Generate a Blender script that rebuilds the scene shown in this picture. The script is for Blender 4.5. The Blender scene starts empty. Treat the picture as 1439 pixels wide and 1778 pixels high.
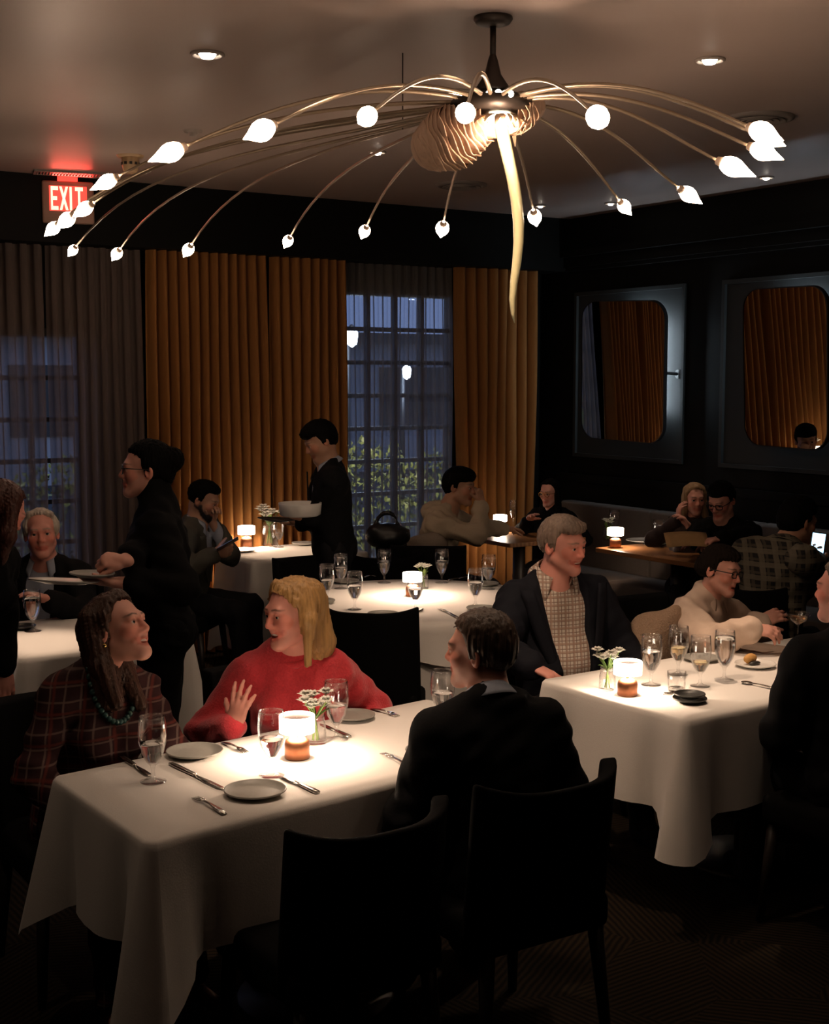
import bpy, bmesh, math, random
import numpy as np
from mathutils import Vector, Matrix, Euler

SC = bpy.context.scene
COL = SC.collection
R = math.radians
random.seed(7)

# ---------------------------------------------------------------- camera
W, H, FPX, PITCH, HC = 1439, 1778, 2300.0, R(5.69), 1.91
YAW = R(-33)
cam = bpy.data.cameras.new('camera')
cam.sensor_fit = 'HORIZONTAL'; cam.sensor_width = 36.0; cam.lens = FPX / W * 36.0
cam.clip_start = .05; cam.clip_end = 200
camo = bpy.data.objects.new('camera', cam); COL.objects.link(camo)
camo.location = (0, 0, HC); camo.rotation_euler = (R(90) - PITCH, 0, YAW)
SC.camera = camo

# ---------------------------------------------------------------- world, exposure
world = bpy.data.worlds.new('dusk'); SC.world = world; world.use_nodes = True
bg = world.node_tree.nodes['Background']
bg.inputs[0].default_value = (.18, .27, .56, 1); bg.inputs[1].default_value = .72
SC.view_settings.view_transform = 'Standard'; SC.view_settings.look = 'None'
SC.view_settings.exposure = 0.55; SC.view_settings.gamma = 1.0; SC.view_settings.use_curve_mapping = False
SC.cycles.use_denoising = True; SC.cycles.use_adaptive_sampling = True; SC.cycles.adaptive_threshold = .03
SC.cycles.max_bounces = 6; SC.cycles.diffuse_bounces = 3; SC.cycles.transparent_max_bounces = 20
SC.cycles.caustics_reflective = False; SC.cycles.caustics_refractive = False
SC.cycles.sample_clamp_indirect = 4.0
CEIL = 3.19

def add_light(name, kind, loc, power, color, target=None, **kw):
    l = bpy.data.lights.new(name, kind); l.energy = power; l.color = color
    for k, v in kw.items(): setattr(l, k, v)
    o = bpy.data.objects.new(name, l); COL.objects.link(o); o.location = loc
    if target is not None:
        o.rotation_euler = (Vector(target) - Vector(loc)).to_track_quat('-Z', 'Y').to_euler()
    return o

WARM = (1.0, .71, .50)
# narrow ceiling downlights over the tables  (loc x,y, target x,y, watts, cone degrees)
for nm, lx, ly, tx, ty, w_, a_ in [
    ('table spot', 2.05, 3.55, 2.02, 3.50, 95, 32),
    ('table spot', 3.97, 3.95, 3.85, 3.60, 90, 34),
    ('table spot', 2.45, 3.50, 3.30, 4.10, 85, 52),
    ('table spot', 3.75, 5.80, 3.75, 5.82, 120, 30),
    ('table spot', 1.72, 5.72, 1.72, 5.72, 150, 19),
    ('table spot', 4.05, 7.90, 4.08, 7.92, 120, 23),
    ('aisle spot', .25, 3.70, .95, 3.40, 10, 62),
    ('table spot', 6.20, 6.45, 6.20, 6.45, 22, 26),
    ('table spot', 6.00, 7.85, 6.00, 7.85, 22, 26),
    ('table spot', 6.15, 5.10, 6.15, 5.10, 14, 30)]:
    add_light(nm, 'SPOT', (lx, ly, CEIL - .03), w_, WARM, (tx, ty, .76), spot_size=R(a_), spot_blend=.9, shadow_soft_size=.04)

# pixel of the photograph -> ray in the room, and where it meets a plane
def ray(px, py):
    u = (H / 2 - py) / FPX; X = (px - W / 2) / FPX
    F = math.cos(PITCH) + u * math.sin(PITCH); Z = u * math.cos(PITCH) - math.sin(PITCH)
    c, s = math.cos(YAW), math.sin(YAW)
    return Vector((X * c - F * s, X * s + F * c, Z))
def at_z(px, py, z):
    d = ray(px, py); t = (z - HC) / d.z; return Vector((d.x * t, d.y * t, z))
def at_y(px, py, y):
    d = ray(px, py); t = y / d.y; return Vector((d.x * t, y, HC + d.z * t))
def at_x(px, py, x):
    d = ray(px, py); t = x / d.x; return Vector((x, d.y * t, HC + d.z * t))
def at_t(px, py, t):
    d = ray(px, py); return Vector((0, 0, HC)) + d * t

# ---------------------------------------------------------------- materials
MATS = {}
def nodes_of(m): return m.node_tree.nodes, m.node_tree.links
def mat(name, col, rough=.6, metal=0.0, var=.12, scale=30.0, bump=0.0, sheen=0.0, spec=.5, emit=None, estr=0.0, stretch=None, vcol=False, coat=0.0):
    if name in MATS: return MATS[name]
    m = bpy.data.materials.new(name); m.use_nodes = True
    N, L = nodes_of(m); b = N['Principled BSDF']
    b.inputs['Roughness'].default_value = rough; b.inputs['Metallic'].default_value = metal
    b.inputs['Specular IOR Level'].default_value = spec
    if sheen: b.inputs['Sheen Weight'].default_value = sheen
    if coat: b.inputs['Coat Weight'].default_value = coat
    tc = N.new('ShaderNodeTexCoord'); no = N.new('ShaderNodeTexNoise')
    no.inputs['Scale'].default_value = scale; no.inputs['Detail'].default_value = 3
    if stretch:
        mp = N.new('ShaderNodeMapping'); mp.inputs['Scale'].default_value = stretch
        L.new(tc.outputs['Object'], mp.inputs[0]); L.new(mp.outputs[0], no.inputs['Vector'])
    else:
        L.new(tc.outputs['Object'], no.inputs['Vector'])
    mr = N.new('ShaderNodeMapRange'); mr.inputs[3].default_value = 1 - var; mr.inputs[4].default_value = 1 + var
    L.new(no.outputs['Fac'], mr.inputs[0])
    mx = N.new('ShaderNodeMix'); mx.data_type = 'RGBA'; mx.blend_type = 'MULTIPLY'; mx.inputs[0].default_value = 1
    if vcol:
        at = N.new('ShaderNodeAttribute'); at.attribute_name = 'Col'; L.new(at.outputs['Color'], mx.inputs[6])
    else:
        mx.inputs[6].default_value = (*col, 1)
    L.new(mr.outputs[0], mx.inputs[7]); L.new(mx.outputs[2], b.inputs['Base Color'])
    if bump:
        bp = N.new('ShaderNodeBump'); bp.inputs['Strength'].default_value = bump; bp.inputs['Distance'].default_value = .01
        L.new(no.outputs['Fac'], bp.inputs['Height']); L.new(bp.outputs[0], b.inputs['Normal'])
    if emit:
        b.inputs['Emission Color'].default_value = (*emit, 1); b.inputs['Emission Strength'].default_value = estr
    MATS[name] = m
    return m

def glass_mat(name, tint=(1, 1, 1), refl=1.0, haze=0.0):
    if name in MATS: return MATS[name]
    m = bpy.data.materials.new(name); m.use_nodes = True
    N, L = nodes_of(m); N.remove(N['Principled BSDF'])
    out = N['Material Output']
    tr = N.new('ShaderNodeBsdfTransparent'); tr.inputs[0].default_value = (*tint, 1)
    gl = N.new('ShaderNodeBsdfGlossy'); gl.inputs['Roughness'].default_value = .04
    lw = N.new('ShaderNodeLayerWeight'); lw.inputs[0].default_value = .5
    fr = N.new('ShaderNodeMath'); fr.operation = 'POWER'; fr.inputs[1].default_value = 3.2; L.new(lw.outputs['Facing'], fr.inputs[0])
    no = N.new('ShaderNodeTexNoise'); no.inputs['Scale'].default_value = 8
    mu = N.new('ShaderNodeMath'); mu.operation = 'MULTIPLY_ADD'; mu.inputs[1].default_value = refl
    sm = N.new('ShaderNodeMath'); sm.operation = 'MULTIPLY'; sm.inputs[1].default_value = haze
    L.new(no.outputs['Fac'], sm.inputs[0]); L.new(sm.outputs[0], mu.inputs[2])
    L.new(fr.outputs[0], mu.inputs[0]); mi = N.new('ShaderNodeMixShader')
    L.new(mu.outputs[0], mi.inputs[0]); L.new(tr.outputs[0], mi.inputs[1]); L.new(gl.outputs[0], mi.inputs[2])
    L.new(mi.outputs[0], out.inputs[0]); MATS[name] = m
    return m

def liquid_mat(name, col, ior=1.33):
    if name in MATS: return MATS[name]
    m = bpy.data.materials.new(name); m.use_nodes = True
    N, L = nodes_of(m); b = N['Principled BSDF']
    b.inputs['Base Color'].default_value = (*col, 1); b.inputs['Roughness'].default_value = .02
    b.inputs['Transmission Weight'].default_value = 1; b.inputs['IOR'].default_value = ior
    no = N.new('ShaderNodeTexNoise'); bp = N.new('ShaderNodeBump'); bp.inputs['Strength'].default_value = .03
    L.new(no.outputs['Fac'], bp.inputs['Height']); L.new(bp.outputs[0], b.inputs['Normal'])
    MATS[name] = m
    return m

# ---------------------------------------------------------------- mesh helpers
class MB:
    def __init__(s): s.v = []; s.f = []; s.mi = []
    def add(s, vs, fs, mi=0):
        o = len(s.v); s.v.extend([tuple(v) for v in vs]); s.f.extend([tuple(i + o for i in f) for f in fs]); s.mi.extend([mi] * len(fs)); return s
    def box(s, a, b, mi=0, M=None):
        (x0, y0, z0), (x1, y1, z1) = a, b
        vs = [Vector(p) for p in [(x0,y0,z0),(x1,y0,z0),(x1,y1,z0),(x0,y1,z0),(x0,y0,z1),(x1,y0,z1),(x1,y1,z1),(x0,y1,z1)]]
        if M is not None: vs = [M @ v for v in vs]
        return s.add(vs, [(3,2,1,0),(4,5,6,7),(0,1,5,4),(1,2,6,5),(2,3,7,6),(3,0,4,7)], mi)
    def lathe(s, prof, seg=24, c=(0,0,0), mi=0, M=None, sx=1.0, sy=1.0):
        vs = []; fs = []; n = len(prof)
        for i in range(seg):
            a = 2 * math.pi * i / seg
            for r, z in prof:
                p = Vector((c[0] + r * math.cos(a) * sx, c[1] + r * math.sin(a) * sy, c[2] + z)); vs.append(M @ p if M is not None else p)
        for i in range(seg):
            j = (i + 1) % seg
            for k in range(n - 1):
                fs.append((i*n+k, j*n+k, j*n+k+1, i*n+k+1))
        return s.add(vs, fs, mi)
    def tube(s, path, rad, seg=8, mi=0, caps=True, flat=1.0):
        path = [Vector(p) for p in path]; n = len(path)
        rads = [rad] * n if isinstance(rad, (int, float)) else list(rad)
        vs = []; fs = []; ref = None
        for i, p in enumerate(path):
            t = (path[min(i+1, n-1)] - path[max(i-1, 0)]).normalized()
            if ref is None:
                ref = t.orthogonal().normalized()
            ref = (ref - t * ref.dot(t)).normalized(); b = t.cross(ref)
            for k in range(seg):
                a = 2 * math.pi * k / seg
                vs.append(p + (ref * math.cos(a) + b * math.sin(a) * flat) * rads[i])
        for i in range(n - 1):
            for k in range(seg):
                k2 = (k + 1) % seg
                fs.append((i*seg+k, i*seg+k2, (i+1)*seg+k2, (i+1)*seg+k))
        if caps:
            fs.append(tuple(reversed(range(seg)))); fs.append(tuple((n-1)*seg + k for k in range(seg)))
        return s.add(vs, fs, mi)
    def sphere(s, c, r, u=12, v=8, mi=0, sc=(1,1,1)):
        vs = []; fs = []
        for j in range(v + 1):
            ph = math.pi * j / v
            for i in range(u):
                th = 2 * math.pi * i / u
                vs.append((c[0]+r*sc[0]*math.sin(ph)*math.cos(th), c[1]+r*sc[1]*math.sin(ph)*math.sin(th), c[2]+r*sc[2]*math.cos(ph)))
        for j in range(v):
            for i in range(u):
                k = (i + 1) % u
                fs.append((j*u+i, (j+1)*u+i, (j+1)*u+k, j*u+k))
        return s.add(vs, fs, mi)
    def grid(s, fn, nu, nv, mi=0, wrap=False):
        vs = [fn(i / nu, j / nv) for i in range(nu + (0 if wrap else 1)) for j in range(nv + 1)]
        m = nu if wrap else nu + 1; fs = []
        for i in range(nu):
            i2 = (i + 1) % m
            for j in range(nv):
                fs.append((i*(nv+1)+j, i2*(nv+1)+j, i2*(nv+1)+j+1, i*(nv+1)+j+1))
        return s.add(vs, fs, mi)
    def mesh(s, name, smooth=True):
        me = bpy.data.meshes.new(name); me.from_pydata(s.v, [], s.f); me.update()
        if smooth: me.polygons.foreach_set('use_smooth', [True] * len(me.polygons))
        return me
    def build(s, name, m, parent=None, smooth=True, loc=None, rot=None, bevel=0, solid=0, angle=None, fix=False):
        me = s.mesh(name, smooth)
        for mm in (m if isinstance(m, (list, tuple)) else [m]): me.materials.append(mm)
        if any(s.mi): me.polygons.foreach_set('material_index', s.mi)
        if fix:
            bm = bmesh.new(); bm.from_mesh(me); bmesh.ops.remove_doubles(bm, verts=bm.verts, dist=1e-5)
            bmesh.ops.recalc_face_normals(bm, faces=bm.faces); bm.to_mesh(me); bm.free()
        o = bpy.data.objects.new(name, me); COL.objects.link(o)
        if parent is not None: o.parent = parent
        if loc is not None: o.location = loc
        if rot is not None: o.rotation_euler = rot
        if solid:
            md = o.modifiers.new('solid', 'SOLIDIFY'); md.thickness = solid; md.offset = 0
        if bevel:
            md = o.modifiers.new('bevel', 'BEVEL'); md.width = bevel; md.segments = 3; md.limit_method = 'ANGLE'; md.angle_limit = R(35)
            if smooth:
                me.polygons.foreach_set('use_smooth', [True] * len(me.polygons))
        return o

def tag(o, label, cat, group=None):
    o['label'] = label; o['category'] = cat
    if group: o['group'] = group
    return o
def struct(o): o['kind'] = 'structure'; return o
def empty(name, loc, rz=0):
    o = bpy.data.objects.new(name, None); COL.objects.link(o); o.location = loc; o.rotation_euler = (0, 0, rz); o.empty_display_size = .1
    return o
def inst(o, parent=None, loc=None, rot=None, name=None):
    c = o.copy(); COL.objects.link(c); c.parent = parent
    if loc is not None: c.location = loc
    if rot is not None: c.rotation_euler = rot
    return c
def copy_tree(o, parent=None):
    c = inst(o, parent)
    for ch in list(o.children): copy_tree(ch, c)
    return c

M_BLACK = mat('black_fabric', (.0038, .0036, .0038), .9, var=.3, scale=60, bump=.1, spec=.12)
M_BLACKWALL = mat('black_green_paint', (.0032, .0030, .0027), .65, var=.2, scale=6, spec=.15)
M_CLOTH = mat('white_linen', (.80, .76, .71), .85, var=.03, scale=220, bump=.06, sheen=.2)
M_COPPER = mat('brushed_copper', (.30, .12, .06), .38, metal=.85, var=.15, scale=80)
M_STONE = mat('grey_stoneware', (.30, .29, .26), .45, var=.1, scale=90)
M_DARKPLATE = mat('dark_stoneware', (.03, .03, .028), .35, var=.2, scale=60)
M_WHITEPLATE = mat('white_porcelain', (.72, .70, .66), .25, var=.03)
M_STEEL = mat('polished_steel', (.55, .52, .48), .22, metal=1, var=.05)
M_GLASS = glass_mat('clear_glass', refl=1.0, haze=.14)
M_WATER = liquid_mat('water', (1, 1, 1))
M_DARKWOOD = mat('dark_wood', (.018, .012, .009), .45, var=.3, scale=12, stretch=(1, 1, 8))
# ================================================================ the room
XL, XR, YF, YB = -2.6, 6.9, -2.2, 8.7
def carpet_mat():
    m = bpy.data.materials.new('patterned_carpet'); m.use_nodes = True
    N, L = nodes_of(m); b = N['Principled BSDF']; b.inputs['Roughness'].default_value = .95; b.inputs['Specular IOR Level'].default_value = .1
    tc = N.new('ShaderNodeTexCoord')
    v = N.new('ShaderNodeTexVoronoi'); v.inputs['Scale'].default_value = 1.6; L.new(tc.outputs['Object'], v.inputs['Vector'])
    sp = N.new('ShaderNodeSeparateColor'); L.new(v.outputs['Color'], sp.inputs[0])
    mul = N.new('ShaderNodeMath'); mul.operation = 'MULTIPLY'; mul.inputs[1].default_value = 3.1; L.new(sp.outputs[0], mul.inputs[0])
    rot = N.new('ShaderNodeVectorRotate'); rot.rotation_type = 'Z_AXIS'; L.new(tc.outputs['Object'], rot.inputs[0]); L.new(mul.outputs[0], rot.inputs['Angle'])
    wv = N.new('ShaderNodeTexWave'); wv.inputs['Scale'].default_value = 14; wv.inputs['Distortion'].default_value = 1.5; L.new(rot.outputs[0], wv.inputs[0])
    cr = N.new('ShaderNodeValToRGB'); cr.color_ramp.elements[0].color = (.006, .005, .004, 1); cr.color_ramp.elements[1].color = (.030, .020, .011, 1)
    L.new(wv.outputs['Fac'], cr.inputs[0]); L.new(cr.outputs[0], b.inputs['Base Color'])
    return m
struct(MB().box((XL, YF, -.1), (XR + .3, YB + .3, 0)).build('floor', carpet_mat(), smooth=False))
M_CEIL = mat('ceiling_plaster', (.37, .285, .25), .45, var=.06, scale=1.3, spec=.45)
struct(MB().box((XL, YF, CEIL), (XR + .3, YB + .3, CEIL + .15)).build('ceiling', M_CEIL, smooth=False))
struct(MB().box((XL - .15, YF, 0), (XL, YB, CEIL)).build('wall_left', M_BLACKWALL, smooth=False))
struct(MB().box((XL, YF - .15, 0), (XR, YF, CEIL)).build('wall_front', M_BLACKWALL, smooth=False))
struct(MB().box((XR, YF, 0), (XR + .15, YB + .15, CEIL)).build('wall_right', M_BLACKWALL, smooth=False))
WIN = [(.75, 3.02, .22, 2.25), (4.72, 6.05, .22, 2.60)]
wb = MB()
wb.box((XL, YB, 0), (WIN[0][0], YB + .15, CEIL)); wb.box((WIN[0][1], YB, 0), (WIN[1][0], YB + .15, CEIL)); wb.box((WIN[1][1], YB, 0), (XR, YB + .15, CEIL))
for x0, x1, z0, z1 in WIN:
    wb.box((x0, YB, 0), (x1, YB + .15, z0)); wb.box((x0, YB, z1), (x1, YB + .15, CEIL))
struct(wb.build('wall_back', M_BLACKWALL, smooth=False))
# black pelmet over the curtains, crown moulding and chair rail of the right wall
struct(MB().box((XL, 8.36, 2.775), (XR, YB, CEIL)).build('trim_1', M_BLACKWALL, smooth=False))
def moulding(name, pts, prof=.03):
    return MB().tube(pts, prof, 6).build(name, M_BLACKWALL, smooth=False)
struct(MB().box((XR - .05, YF, 2.80), (XR, 8.4, 2.88)).box((XR - .09, YF, 2.88), (XR, 8.4, 2.93)).box((XR - .03, YF, 2.77), (XR, 8.4, 2.80)).build('trim_2', M_BLACKWALL, smooth=False))
struct(MB().box((XR - .035, YF, 1.10), (XR, 8.4, 1.16)).build('trim_3', M_BLACKWALL, smooth=False))
struct(MB().box((XR - .02, YF, 0), (XR, 8.6, .14)).build('baseboard_right', M_BLACKWALL, smooth=False))
M_PANEL = mat('grey_green_panel_paint', (.012, .014, .014), .6, var=.08, scale=8)
PANELS = []
for n, (pa, pb) in enumerate([(1001, 1192), (1256, 1452), (1560, 1800)]):
    ya, yb = at_x(pa, 600, XR).y, at_x(pb, 600, XR).y
    PANELS.append((ya, yb))
    fr = MB()
    z0, z1 = 1.30, 2.60
    w_ = .028
    fr.box((XR - .03, yb, z1 - w_), (XR, ya, z1)).box((XR - .03, yb, z0), (XR, ya, z0 + w_))
    fr.box((XR - .03, ya - w_, z0 + w_), (XR, ya, z1 - w_)).box((XR - .03, yb, z0 + w_), (XR, yb + w_, z1 - w_))
    o = struct(fr.build('trim_%d' % (4 + n), M_PANEL, smooth=False))
    MB().box((XR - .006, yb + w_, z0 + w_), (XR, ya - w_, z1 - w_)).build('panel', M_PANEL, o, smooth=False)

# ---------------------------------------------------------------- windows with muntins and single panes
M_FRAME = mat('black_window_bar', (.012, .012, .014), .5)
M_PANE = glass_mat('window_glass', refl=.5)
for n, ((x0, x1, z0, z1), nc, nr) in enumerate(zip(WIN, (7, 5), (7, 9))):
    f = MB(); b = .05
    f.box((x0, YB + .03, z0), (x1, YB + .11, z0 + b)).box((x0, YB + .03, z1 - b), (x1, YB + .11, z1))
    f.box((x0, YB + .03, z0 + b), (x0 + b, YB + .11, z1 - b)).box((x1 - b, YB + .03, z0 + b), (x1, YB + .11, z1 - b))
    win = struct(f.build('window_%d' % (n + 1), M_FRAME, smooth=False))
    iw, ih = (x1 - x0 - 2 * b), (z1 - z0 - 2 * b); m_ = .032
    for i in range(1, nc):
        x = x0 + b + iw * i / nc
        MB().box((x - m_/2, YB + .045, z0 + b), (x + m_/2, YB + .095, z1 - b)).build('muntin', M_FRAME, win, smooth=False)
    for j in range(1, nr):
        z = z0 + b + ih * j / nr
        MB().box((x0 + b, YB + .05, z - m_/2), (x1 - b, YB + .09, z + m_/2)).build('muntin', M_FRAME, win, smooth=False)
    pw, ph = iw / nc - m_, ih / nr - m_
    pane0 = None
    for i in range(nc):
        for j in range(nr):
            c = (x0 + b + iw * (i + .5) / nc, YB + .07, z0 + b + ih * (j + .5) / nr)
            if pane0 is None:
                pane0 = MB().box((-pw/2, -.002, -ph/2), (pw/2, .002, ph/2)).build('pane', M_PANE, win, smooth=False, loc=c)
            else: inst(pane0, win, c)
    struct(MB().box((x0 - .05, YB - .06, z0 - .04), (x1 + .05, YB + .05, z0)).build('sill', M_FRAME, win, smooth=False))

# ---------------------------------------------------------------- curtains
def fabric_mat(name, col, sheer=False, dens=.5):
    m = bpy.data.materials.new(name); m.use_nodes = True
    N, L = nodes_of(m); b = N['Principled BSDF']; out = N['Material Output']
    b.inputs['Roughness'].default_value = .8; b.inputs['Specular IOR Level'].default_value = .2
    tc = N.new('ShaderNodeTexCoord'); no = N.new('ShaderNodeTexNoise'); no.inputs['Scale'].default_value = 40
    mp = N.new('ShaderNodeMapping'); mp.inputs['Scale'].default_value = (6, 6, .4)
    L.new(tc.outputs['Object'], mp.inputs[0]); L.new(mp.outputs[0], no.inputs['Vector'])
    cr = N.new('ShaderNodeValToRGB'); cr.color_ramp.elements[0].color = (*[c * .8 for c in col], 1); cr.color_ramp.elements[1].color = (*[c * 1.15 for c in col], 1)
    L.new(no.outputs['Fac'], cr.inputs[0]); L.new(cr.outputs[0], b.inputs['Base Color'])
    if sheer:
        tr = N.new('ShaderNodeBsdfTransparent'); tl = N.new('ShaderNodeBsdfTranslucent'); L.new(cr.outputs[0], tl.inputs[0])
        ad = N.new('ShaderNodeMixShader'); ad.inputs[0].default_value = .45
        L.new(b.outputs[0], ad.inputs[1]); L.new(tl.outputs[0], ad.inputs[2])
        lw = N.new('ShaderNodeLayerWeight'); lw.inputs[0].default_value = .25
        mr = N.new('ShaderNodeMapRange'); mr.inputs[3].default_value = dens; mr.inputs[4].default_value = .97
        L.new(lw.outputs['Facing'], mr.inputs[0])
        mi = N.new('ShaderNodeMixShader'); L.new(mr.outputs[0], mi.inputs[0]); L.new(tr.outputs[0], mi.inputs[1]); L.new(ad.outputs[0], mi.inputs[2])
        L.new(mi.outputs[0], out.inputs[0])
    return m
M_GOLD = fabric_mat('mustard_velvet', (.32, .138, .040))
M_SHEER = fabric_mat('grey_sheer_voile', (.34, .26, .23), True, .66)
M_SHEERC = fabric_mat('pale_sheer_voile', (.40, .36, .34), True, .50)
def curtain(name, x0, x1, y, npl, amp, m, label, ztop=2.80, zbot=.015, flare=0.0, seed=1, deep=False):
    rnd = random.Random(seed); ph = [rnd.uniform(-.5, .5) for _ in range(npl + 3)]; am = [rnd.uniform(.75, 1.2) for _ in range(npl + 3)]
    nu = npl * (20 if deep else 12)
    def fn(u, v):
        k = u * npl; i = int(min(k, npl - .001)); f = k - i
        a = am[i] * (1 - f) + am[i + 1] * f; p = ph[i] * (1 - f) + ph[i + 1] * f
        z = ztop + (zbot - ztop) * v
        sp = .80 + .25 * v
        x = x0 + (x1 - x0) * u + (u - .5) * flare * v + (0 if deep else .30 * (x1 - x0) / npl * math.sin(4 * math.pi * k + p) * .35)
        th = math.pi * k + p * (.5 + .6 * v) * .5; yy = y + amp * a * sp * (1 - 2 * abs(math.sin(th)) ** (.55 if deep else 1.0)) + .010 * math.sin(7 * v + 9 * u)
        return (x, yy, z)
    o = MB().grid(fn, nu, 14).build(name, m)
    mb = MB()   # header tape
    return tag(o, label, 'curtain')
cy = 8.50
def cx(px): return at_y(px, 445, cy).x
curtain('curtain', cx(255), cx(462), cy, 12, .075, M_GOLD, 'mustard velvet curtain panel behind the bearded man, next to the grey sheer', flare=.06, seed=3, deep=True)
curtain('curtain', cx(470), cx(601), cy, 8, .075, M_GOLD, 'narrower mustard velvet curtain panel behind the standing waiter', seed=4, deep=True)
curtain('curtain', cx(791), cx(934), cy, 8, .072, M_GOLD, 'mustard velvet curtain panel in the corner beside the lit mirror', flare=-.10, seed=5, deep=True)
curtain('sheer_curtain', cx(598), cx(800), 8.60, 13, .028, M_SHEERC, 'thin sheer curtain over the blue lit window between mustard drapes', seed=6)
curtain('sheer_curtain', cx(86), cx(252), 8.56, 8, .040, M_SHEER, 'grey sheer curtain behind the standing woman with a hair bun', seed=8)
curtain('sheer_curtain', cx(-230), cx(80), 8.56, 12, .040, M_SHEER, 'grey sheer curtain behind the white haired man, at the picture edge', seed=9)

# ---------------------------------------------------------------- outside the windows
struct(MB().box((-14, YB + .3, -.12), (24, 40, -.02)).build('ground_outside', mat('asphalt', (.02, .02, .022), .8), smooth=False))
M_LEAF = mat('hedge_leaf', (.16, .19, .06), .35, var=.4, scale=3)
def shrub(x, y, z, rx, rz, n, label, seed):
    rnd = random.Random(seed); mb = MB()
    for _ in range(n):
        while True:
            p = Vector((rnd.uniform(-1, 1), rnd.uniform(-1, 1), rnd.uniform(-1, 1)))
            if .55 < p.length < 1: break
        c = Vector((x + p.x * rx, y + p.y * rx * .7, z + p.z * rz)); s = rnd.uniform(.022, .040)
        e = Euler((rnd.uniform(0, 6), rnd.uniform(0, 6), rnd.uniform(0, 6))).to_matrix()
        mb.add([c + e @ Vector(q) for q in [(-s, 0, 0), (0, -s * .5, .006), (s, 0, 0), (0, s * .5, .006)]], [(0, 1, 2, 3)])
    root = empty('hedge_shrub', (x, y, -.02)); tag(root, label, 'shrub', 'hedge shrubs outside the windows')
    f = mb.build('foliage', M_LEAF, root); f.location = (-x, -y, .02)
    f['kind'] = 'stuff'
    t = MB().tube([(0, 0, 0), (.02, 0, max(.25, z - rz * .6))], [.035, .02]).build('stem', M_DARKWOOD, root)
for k, (x, y, rz) in enumerate([(5.3, 10.6, .62), (6.4, 10.7, .58), (7.6, 10.9, .55), (8.9, 11.0, .6), (2.2, 10.7, .5), (.9, 10.8, .45), (3.5, 10.6, .55)]):
    shrub(x, y, .75 + .05 * (k % 2), .62, rz, 1100, ['leafy shrub outside the blue window, nearest the waiter', 'leafy shrub outside the middle of the blue window', 'leafy shrub outside the blue window, toward the corner curtain', 'leafy shrub farthest beyond the corner curtain', 'leafy shrub outside the grey sheer behind the white haired man', 'leafy shrub outside the grey sheer at the picture edge', 'leafy shrub outside the grey sheer next to the mustard curtain'][k], 20 + k)
# a lit building across the street and two street lamps
M_BLDG = mat('pale_stucco', (.30, .32, .36), .8, var=.1, scale=.6)
bl = empty('street_building', (11, 24, -.02)); tag(bl, 'pale building across the street seen through the blue window', 'building')
MB().box((-9, 0, 0), (11, 6, 2.7)).build('facade', M_BLDG, bl, smooth=False)
MB().box((-9.3, -.4, 2.7), (11.3, 6.2, 2.9)).build('roof', M_FRAME, bl, smooth=False)
M_LITW = mat('lit_window', (.6, .6, .6), .4, emit=(.75, .85, 1.0), estr=1.2)
for i in range(5):
    MB().box((-8 + i * 3.9, -.05, .9), (-6.2 + i * 3.9, .02, 2.2)).build('window', M_FRAME, bl, smooth=False)
M_LAMPW = mat('street_lamp_glass', (.9, .95, 1), .3, emit=(.62, .78, 1.0), estr=22)
for k, (px, py, y, lab) in enumerate([(611, 588, 13.0, 'street lamp shining blue white behind the sheer near the waiter'), (706, 648, 17.0, 'smaller street lamp glowing through the middle of the sheer window')]):
    p = at_y(px, py, y)
    r = empty('street_lamp', (p.x, p.y, -.02)); tag(r, lab, 'street lamp')
    MB().tube([(0, .12, 0), (0, .12, p.z + .1)], .04).build('post', M_FRAME, r)
    MB().lathe([(.0, .12), (.05, .10), (.07, 0.06), (.055, -.06), (0, -.1)], 16, (0, 0, p.z + .02)).build('lantern', M_LAMPW, r)
    MB().tube([(0, .12, p.z + .1), (0, 0, p.z + .16)], .025).build('bracket', M_FRAME, r)
    add_light('street lamp glow', 'POINT', (p.x, p.y - .25, p.z), 45, (.6, .75, 1), shadow_soft_size=.12)
add_light('shrub fill light', 'SPOT', (5.9, 9.2, 2.4), 260, (1, .92, .68), (6.6, 10.8, .8), spot_size=R(120), spot_blend=.6, shadow_soft_size=.05)  # added fill so the shrubs show, no lamp stands here
add_light('shrub fill light', 'SPOT', (2.2, 9.2, 2.4), 70, (.9, .95, .8), (2.3, 10.8, .8), spot_size=R(120), spot_blend=.6, shadow_soft_size=.05)  # weaker added fill for the shrubs behind the grey sheers

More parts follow.
